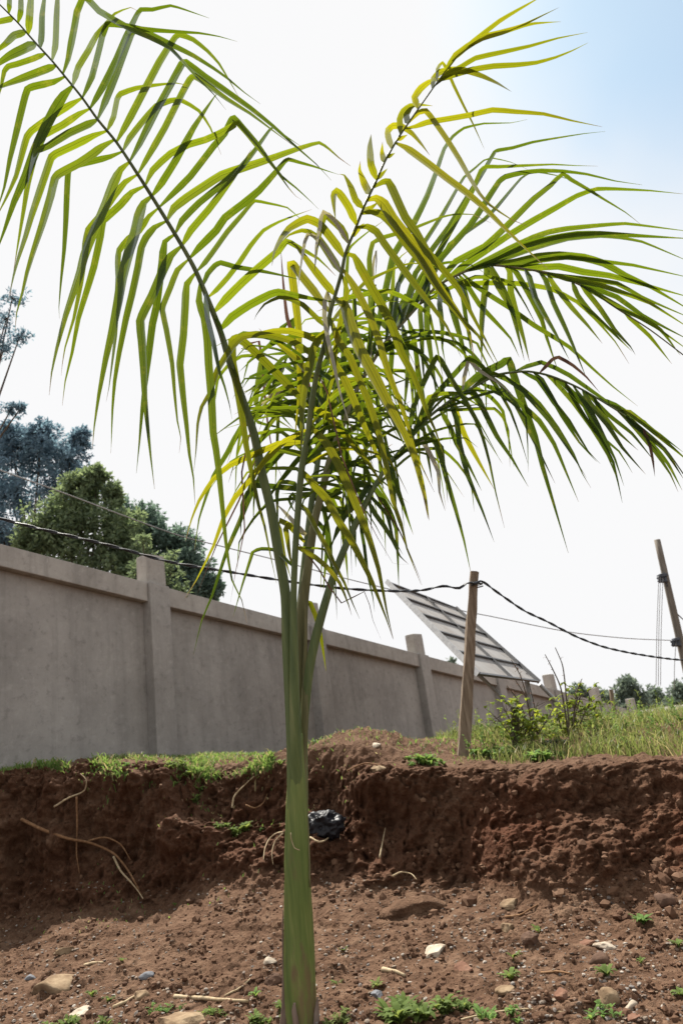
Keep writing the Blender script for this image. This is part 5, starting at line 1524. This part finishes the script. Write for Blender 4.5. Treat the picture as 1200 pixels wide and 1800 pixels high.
WEEDS = [
    (162, 1752, 34, 'small white veined weed right of the big flat tan rock', 'rosette', 12, 'weed'),
    (192, 1762, 32, 'bright green tufted weed beside the rounded tan stone', 'rosette', 16, 'weed'),
    (110, 1800, 70, 'low grassy weed patch at bottom left corner', 'patch', 9, 'weed'),
    (185, 1802, 60, 'weed patch at the bottom edge below the pale flat stone', 'patch', 9, 'weed'),
    (290, 1778, 66, 'sparse green weed patch left of the tan boulder top', 'patch', 7, 'fern'),
    (375, 1780, 60, 'thin weed patch between boulder and trunk', 'patch', 7, 'weed'),
    (470, 1796, 76, 'bright grassy weeds against the left foot of the trunk', 'patch', 11, 'weed'),
    (448, 1752, 34, 'seedling with bluish leaves left of the trunk', 'rosette', 12, 'fern'),
    (590, 1800, 60, 'spiky weeds against the right foot of the trunk', 'patch', 9, 'grass'),
    (735, 1790, 150, 'large leafy green weed patch at bottom right of the trunk', 'patch', 16, 'weed'),
    (815, 1772, 66, 'upright leafy weed beside the large green patch', 'patch', 13, 'weed'),
    (662, 1736, 34, 'small grassy tuft right of the trunk', 'rosette', 14, 'grass'),
    (700, 1772, 40, 'small weed tuft above the large green patch', 'rosette', 12, 'weed'),
    (592, 1732, 26, 'tiny seedling near the right side of the trunk', 'rosette', 8, 'weed'),
    (898, 1722, 50, 'bright broad leaved weed above the buff stone', 'rosette', 18, 'weed'),
    (902, 1688, 40, 'two leaved upright seedling at mid right', 'rosette', 7, 'weed'),
    (1068, 1718, 48, 'bright weed in front of the dark brown stone', 'rosette', 18, 'weed'),
    (945, 1640, 34, 'slender seedling beside the dark crumbly clod', 'rosette', 9, 'weed'),
    (1130, 1625, 46, 'feathery green tuft below the bank at far right', 'rosette', 26, 'fern'),
    (1127, 1692, 26, 'tiny weed right of the dark brown stone', 'rosette', 9, 'weed'),
    (1192, 1665, 36, 'weed at the right edge level with the white stone', 'rosette', 14, 'weed'),
    (1195, 1752, 40, 'weed at the right edge near the bottom', 'rosette', 14, 'weed'),
    (880, 1790, 90, 'bluish grass patch along the bottom edge right of the leafy patch', 'patch', 8, 'fern'),
    (1060, 1788, 70, 'sparse bluish grass at bottom right', 'patch', 8, 'fern'),
    (215, 1690, 20, 'tiny lone seedling in front of the left bank shadow', 'rosette', 7, 'weed'),
    (308, 1592, 20, 'tiny pale seedling at the shadow edge of the slump', 'rosette', 6, 'weed'),
    (605, 1672, 24, 'small seedling by the right of the trunk at mid height', 'rosette', 8, 'weed'),
    (410, 1466, 66, 'bright bushy weed on the bank ledge left of the trunk', 'patch', 18, 'weed'),
    (458, 1462, 22, 'small seedling on the ledge beside the bushy weed', 'rosette', 8, 'fern'),
    (492, 1345, 30, 'bright little weed on the brow touching the trunk', 'rosette', 12, 'weed'),
    (320, 1378, 70, 'leafy green creeper on the brow below the wall pilaster', 'patch', 14, 'weed'),
    (225, 1395, 40, 'pale herb hanging over the left brow', 'patch', 9, 'fern'),
    (745, 1345, 80, 'spreading grey green weed left of the leaning post', 'patch', 16, 'fern'),
    (870, 1335, 90, 'ferny green bush at the foot of the short stump', 'patch', 26, 'fern'),
    (960, 1335, 80, 'ferny green bush right of the short stump', 'patch', 26, 'fern'),
]
for i, (px, py, w, lab, kind, n, mt) in enumerate(WEEDS):
    weed(px, py, w, lab, 300 + i, kind, n, mt)

def grass_field(name, label, n, region, hgt, seed, mats, lean=0.35, accept=None, wid=0.006):
    rng = np.random.default_rng(seed)
    V, F, MI = [], [], []
    k = tries = 0
    while k < n and tries < n * 6:
        tries += 1
        X, Y = rng.uniform(region[0], region[2]), rng.uniform(region[1], region[3])
        w = accept(X, Y) if accept else 1
        cl = mnoise.noise(Vector((X * 2.2, Y * 2.2, seed + 0.3)))
        if rng.random() > w * (0.55 + 0.7 * cl):
            continue
        p = drop(X, Y)
        if p is None:
            continue
        H = hgt * rng.uniform(0.45, 1.15) * (0.75 + 0.5 * cl) * (0.5 + 0.5 * w)
        a = rng.uniform(0, 6.28)
        d = np.array([math.cos(a), math.sin(a), 0]) * H * lean * rng.uniform(0.2, 1.6)
        s = np.array([-math.sin(a), math.cos(a), 0]) * wid * rng.uniform(0.6, 1.5)
        if rng.random() < 0.5: s = np.array([wid, 0, 0]) * rng.uniform(0.6, 1.5)
        z = np.array([0, 0, H])
        o = len(V)
        V += [p - s, p + s, p + d * 0.35 + z * 0.6 - s * 0.8, p + d * 0.35 + z * 0.6 + s * 0.8, p + d + z * 0.95]
        F += [(o, o + 1, o + 3, o + 2), (o + 2, o + 3, o + 4)]
        mi = 1 if rng.random() < 0.28 else 0
        MI += [mi, mi]
        k += 1
    o = mesh_obj(name, V, F, mats)
    o.data.polygons.foreach_set('material_index', MI)
    return tag(o, label, 'grass', None, 'stuff')

grass_field('grass', 'short patchy green grass fringe along the left brow below the wall', 6500, (-5.4, 6.6, -0.8, 9.8), 0.085, 61, [M['fern'], M['drygrass']],
            0.8, lambda X, Y: (0.75 if edge_dist(X, Y) > 0.9 else 0.28 if edge_dist(X, Y) > 0.4 else 0.03) * (1.0 if X < -1.5 else 0.35) * (0.15 + 1.5 * max(0, mnoise.noise(Vector((X * 1.7, Y * 1.7, 4.4))) + 0.5)), 0.0045)
grass_field('grass', 'tall yellow green grass on the right terrace behind the bank', 26000, (0.9, 5.9, 8.0, 13.0), 0.25, 62, [M['grass'], M['drygrass']],
            0.75, lambda X, Y: 0.0 if edge_dist(X, Y) < 0.5 else (0.35 if edge_dist(X, Y) < 0.8 else 1.0 if X > 1.2 else 0.45), 0.0034)
grass_field('grass', 'patchy short grass around the soil heap and leaning post', 1500, (-0.8, 7.0, 1.4, 9.5), 0.07, 63, [M['fern'], M['drygrass']],
            0.8, lambda X, Y: 0.5 if edge_dist(X, Y) > 0.9 else 0.2, 0.0045)

def brow_tufts():
    rng = np.random.default_rng(131)
    V, F, MI = [], [], []
    k = tries = 0
    while k < 1500 and tries < 30000:
        tries += 1
        px = rng.uniform(-40, 480)
        line = np.interp(px, [-40, 100, 250, 400, 480], [1352, 1347, 1362, 1362, 1345])
        py = line - 4 + rng.normal() * 8 + (abs(rng.normal()) * 16 if rng.random() < 0.12 else 0)
        cl = mnoise.noise(Vector((px / 38, py / 30, 3.3)))
        if rng.random() > 0.2 + 1.4 * cl:
            continue
        p, nn = hit(px, py)
        if p is None or p[1] > 10:
            continue
        H = rng.uniform(0.03, 0.11) * (0.8 + 0.9 * max(0, cl))
        a = rng.uniform(0, 6.28)
        d = np.array([math.cos(a), math.sin(a), 0]) * H * rng.uniform(0.1, 1.3)
        s = np.array([0.0045, 0, 0]) * rng.uniform(0.6, 1.8)
        z = np.array([0, 0, H * rng.uniform(0.5, 1.0)])
        o = len(V)
        V += [p - s, p + s, p + d * 0.4 + z * 0.7 - s, p + d * 0.4 + z * 0.7 + s, p + d + z * 0.9]
        F += [(o, o + 1, o + 3, o + 2), (o + 2, o + 3, o + 4)]
        mi = 1 if rng.random() < 0.2 else 0
        MI += [mi, mi]
        k += 1
    ob = mesh_obj('grass', V, F, [M['fern'], M['drygrass']])
    ob.data.polygons.foreach_set('material_index', MI)
    tag(ob, 'ragged tufts of low green weeds spilling over the left brow of the bank', 'grass', None, 'stuff')
brow_tufts()

def shrub(name, label, base, stems, leafn, size, seed, bare):
    rng = np.random.default_rng(seed)
    rt = thing(name, base, label, 'shrub')
    O = np.array(base)
    V, F, Vd, Fd, geo = [], [], [], [], []
    for (pts, leafy) in stems:
        P = path_px(pts, 6)
        geo.append(tube_geo(P - O, np.linspace(0.011, 0.004, len(P)), 6))
        for i in range(leafn if leafy else bare):
            t = rng.uniform(0.3, 1.0)
            c = P[min(len(P) - 1, int(t * (len(P) - 1)))] - O
            a = rng.uniform(0, 6.28)
            d = np.array([math.cos(a), math.sin(a), 0])
            if leafy:
                off = d * rng.uniform(0.02, 0.24) + np.array([0, 0, rng.uniform(-0.08, 0.14)])
                geo.append(tube_geo(np.array([c, c + off * 0.5 + np.array([0, 0, 0.01]), c + off]), [0.003, 0.0025, 0.002], 4))
                for j in range(3):
                    a2 = a + rng.uniform(-1.2, 1.2)
                    d2 = np.array([math.cos(a2), math.sin(a2), 0])
                    o = len(V)
                    L = size * rng.uniform(0.6, 1.2)
                    V += blade(c + off, d2, np.array([0, 0, 1.0]), L, L * 0.45, rng.uniform(0.6, 1.3))
                    F += [(o + 2 * k, o + 2 * k + 1, o + 2 * k + 3, o + 2 * k + 2) for k in range(3)]
            else:
                o = len(Vd)
                L = size * rng.uniform(0.5, 0.9)
                dd = np.array([d[0], d[1], rng.uniform(-0.8, 0.4)])
                Vd += blade(c, dd / np.linalg.norm(dd), np.array([0, 0, 1.0]), L, L * 0.3, 0.9)
                Fd += [(o + 2 * k, o + 2 * k + 1, o + 2 * k + 3, o + 2 * k + 2) for k in range(3)]
    g = join(geo)
    mesh_obj('stems', g[0], g[1], M['bark'], rt, True)
    if V: mesh_obj('foliage', V, F, M['shrub_leaf'], rt, True)
    if Vd: mesh_obj('dry_leaves', Vd, Fd, M['dead_leaf'], rt, True)
sY = 7.6
def gb(px, Y):
    P = at(px, 1300, Y); d = drop(P[0], P[1])
    return d if d is not None else P
shrub('shrub', 'yellow green leafy shrub over the short post stump', gb(915, sY),
      [([(915, 1330, sY), (905, 1285, sY), (885, 1245, sY - .1)], 1), ([(915, 1330, sY), (925, 1280, sY), (945, 1235, sY)], 1), ([(915, 1330, sY), (910, 1270, sY), (912, 1228, sY + .1)], 1), ([(915, 1330, sY), (945, 1290, sY), (968, 1255, sY)], 1), ([(915, 1330, sY), (895, 1290, sY), (868, 1258, sY)], 1)], 22, 0.095, 81, 0)
shrub('shrub', 'larger yellow green shrub right of the stump with leaves against the wall', gb(1000, sY + .4),
      [([(1000, 1330, sY + .4), (1005, 1270, sY + .4), (1015, 1225, sY + .4)], 1), ([(1000, 1330, sY + .4), (1020, 1270, sY + .4), (1035, 1232, sY + .5)], 1), ([(1000, 1330, sY + .4), (985, 1280, sY + .4), (978, 1245, sY + .4)], 1), ([(1000, 1330, sY + .4), (1010, 1260, sY + .3), (1022, 1215, sY + .2)], 1)], 26, 0.095, 82, 0)
shrub('dry_shrub', 'bare twiggy shrub with brown dry leaves before the solar panel', gb(935, sY + .2),
      [([(940, 1330, sY + .2), (930, 1250, sY + .2), (915, 1190, sY + .2), (898, 1160, sY + .2)], 0), ([(940, 1330, sY + .2), (925, 1230, sY + .2), (905, 1195, sY + .2)], 0), ([(945, 1330, sY + .3), (940, 1250, sY + .3), (930, 1205, sY + .3)], 0), ([(940, 1330, sY + .2), (915, 1240, sY + .2), (890, 1205, sY + .2)], 0)], 0, 0.075, 83, 15)
shrub('dry_shrub', 'thin upright twig with few dark leaves rising above the wall pillar', gb(1000, sY + .2),
      [([(1005, 1330, sY + .2), (995, 1230, sY + .2), (988, 1170, sY + .2), (975, 1138, sY + .2)], 0), ([(1000, 1300, sY + .2), (985, 1210, sY + .2), (970, 1175, sY + .2), (957, 1150, sY + .2)], 0), ([(1005, 1300, sY + .2), (1012, 1220, sY + .2), (1022, 1193, sY + .2)], 0)], 0, 0.07, 84, 5)

# tall mixed weeds that cover the terrace behind the right-hand bank
def undergrowth():
    rng = np.random.default_rng(97)
    Vs, Fs, MI = [], [], []
    k = tries = 0
    while k < 260 and tries < 4000:
        tries += 1
        X, Y = rng.uniform(0.9, 5.5), rng.uniform(6.2, 10.5)
        e = edge_dist(X, Y)
        if e < 0.75 or mnoise.noise(Vector((X * 1.5, Y * 1.5, 9.1))) < -0.15:
            continue
        p = drop(X, Y)
        if p is None:
            continue
        H = rng.uniform(0.16, 0.42)
        mi = 0 if rng.random() < 0.55 else 1
        lean = rng.normal(size=2) * 0.2
        for j in range(int(rng.integers(14, 30))):
            t = rng.uniform(0.1, 1)
            c = p + np.array([lean[0] * H * t, lean[1] * H * t, H * t])
            a = rng.uniform(0, 6.28)
            L = rng.uniform(0.03, 0.075) * (1.2 - 0.6 * t)
            o = len(Vs)
            Vs += blade(c, np.array([math.cos(a), math.sin(a), 0]), np.array([0, 0, 1.0]), L, L * rng.uniform(0.2, 0.5), rng.uniform(0.2, 1.1))
            Fs += [(o + 2 * q, o + 2 * q + 1, o + 2 * q + 3, o + 2 * q + 2) for q in range(3)]
            MI += [mi] * 3
        o = len(Vs)
        tp = p + np.array([lean[0] * H, lean[1] * H, H])
        Vs += [p - np.array([.003, 0, 0]), p + np.array([.003, 0, 0]), tp + np.array([.001, 0, 0]), tp - np.array([.001, 0, 0])]
        Fs.append((o, o + 1, o + 2, o + 3)); MI.append(1)
        k += 1
    ob = mesh_obj('undergrowth', Vs, Fs, [M['fern'], M['grass']])
    ob.data.polygons.foreach_set('material_index', MI)
    tag(ob, 'uneven leafy weeds crowding the terrace right of the leaning post', 'weeds', None, 'stuff')
undergrowth()
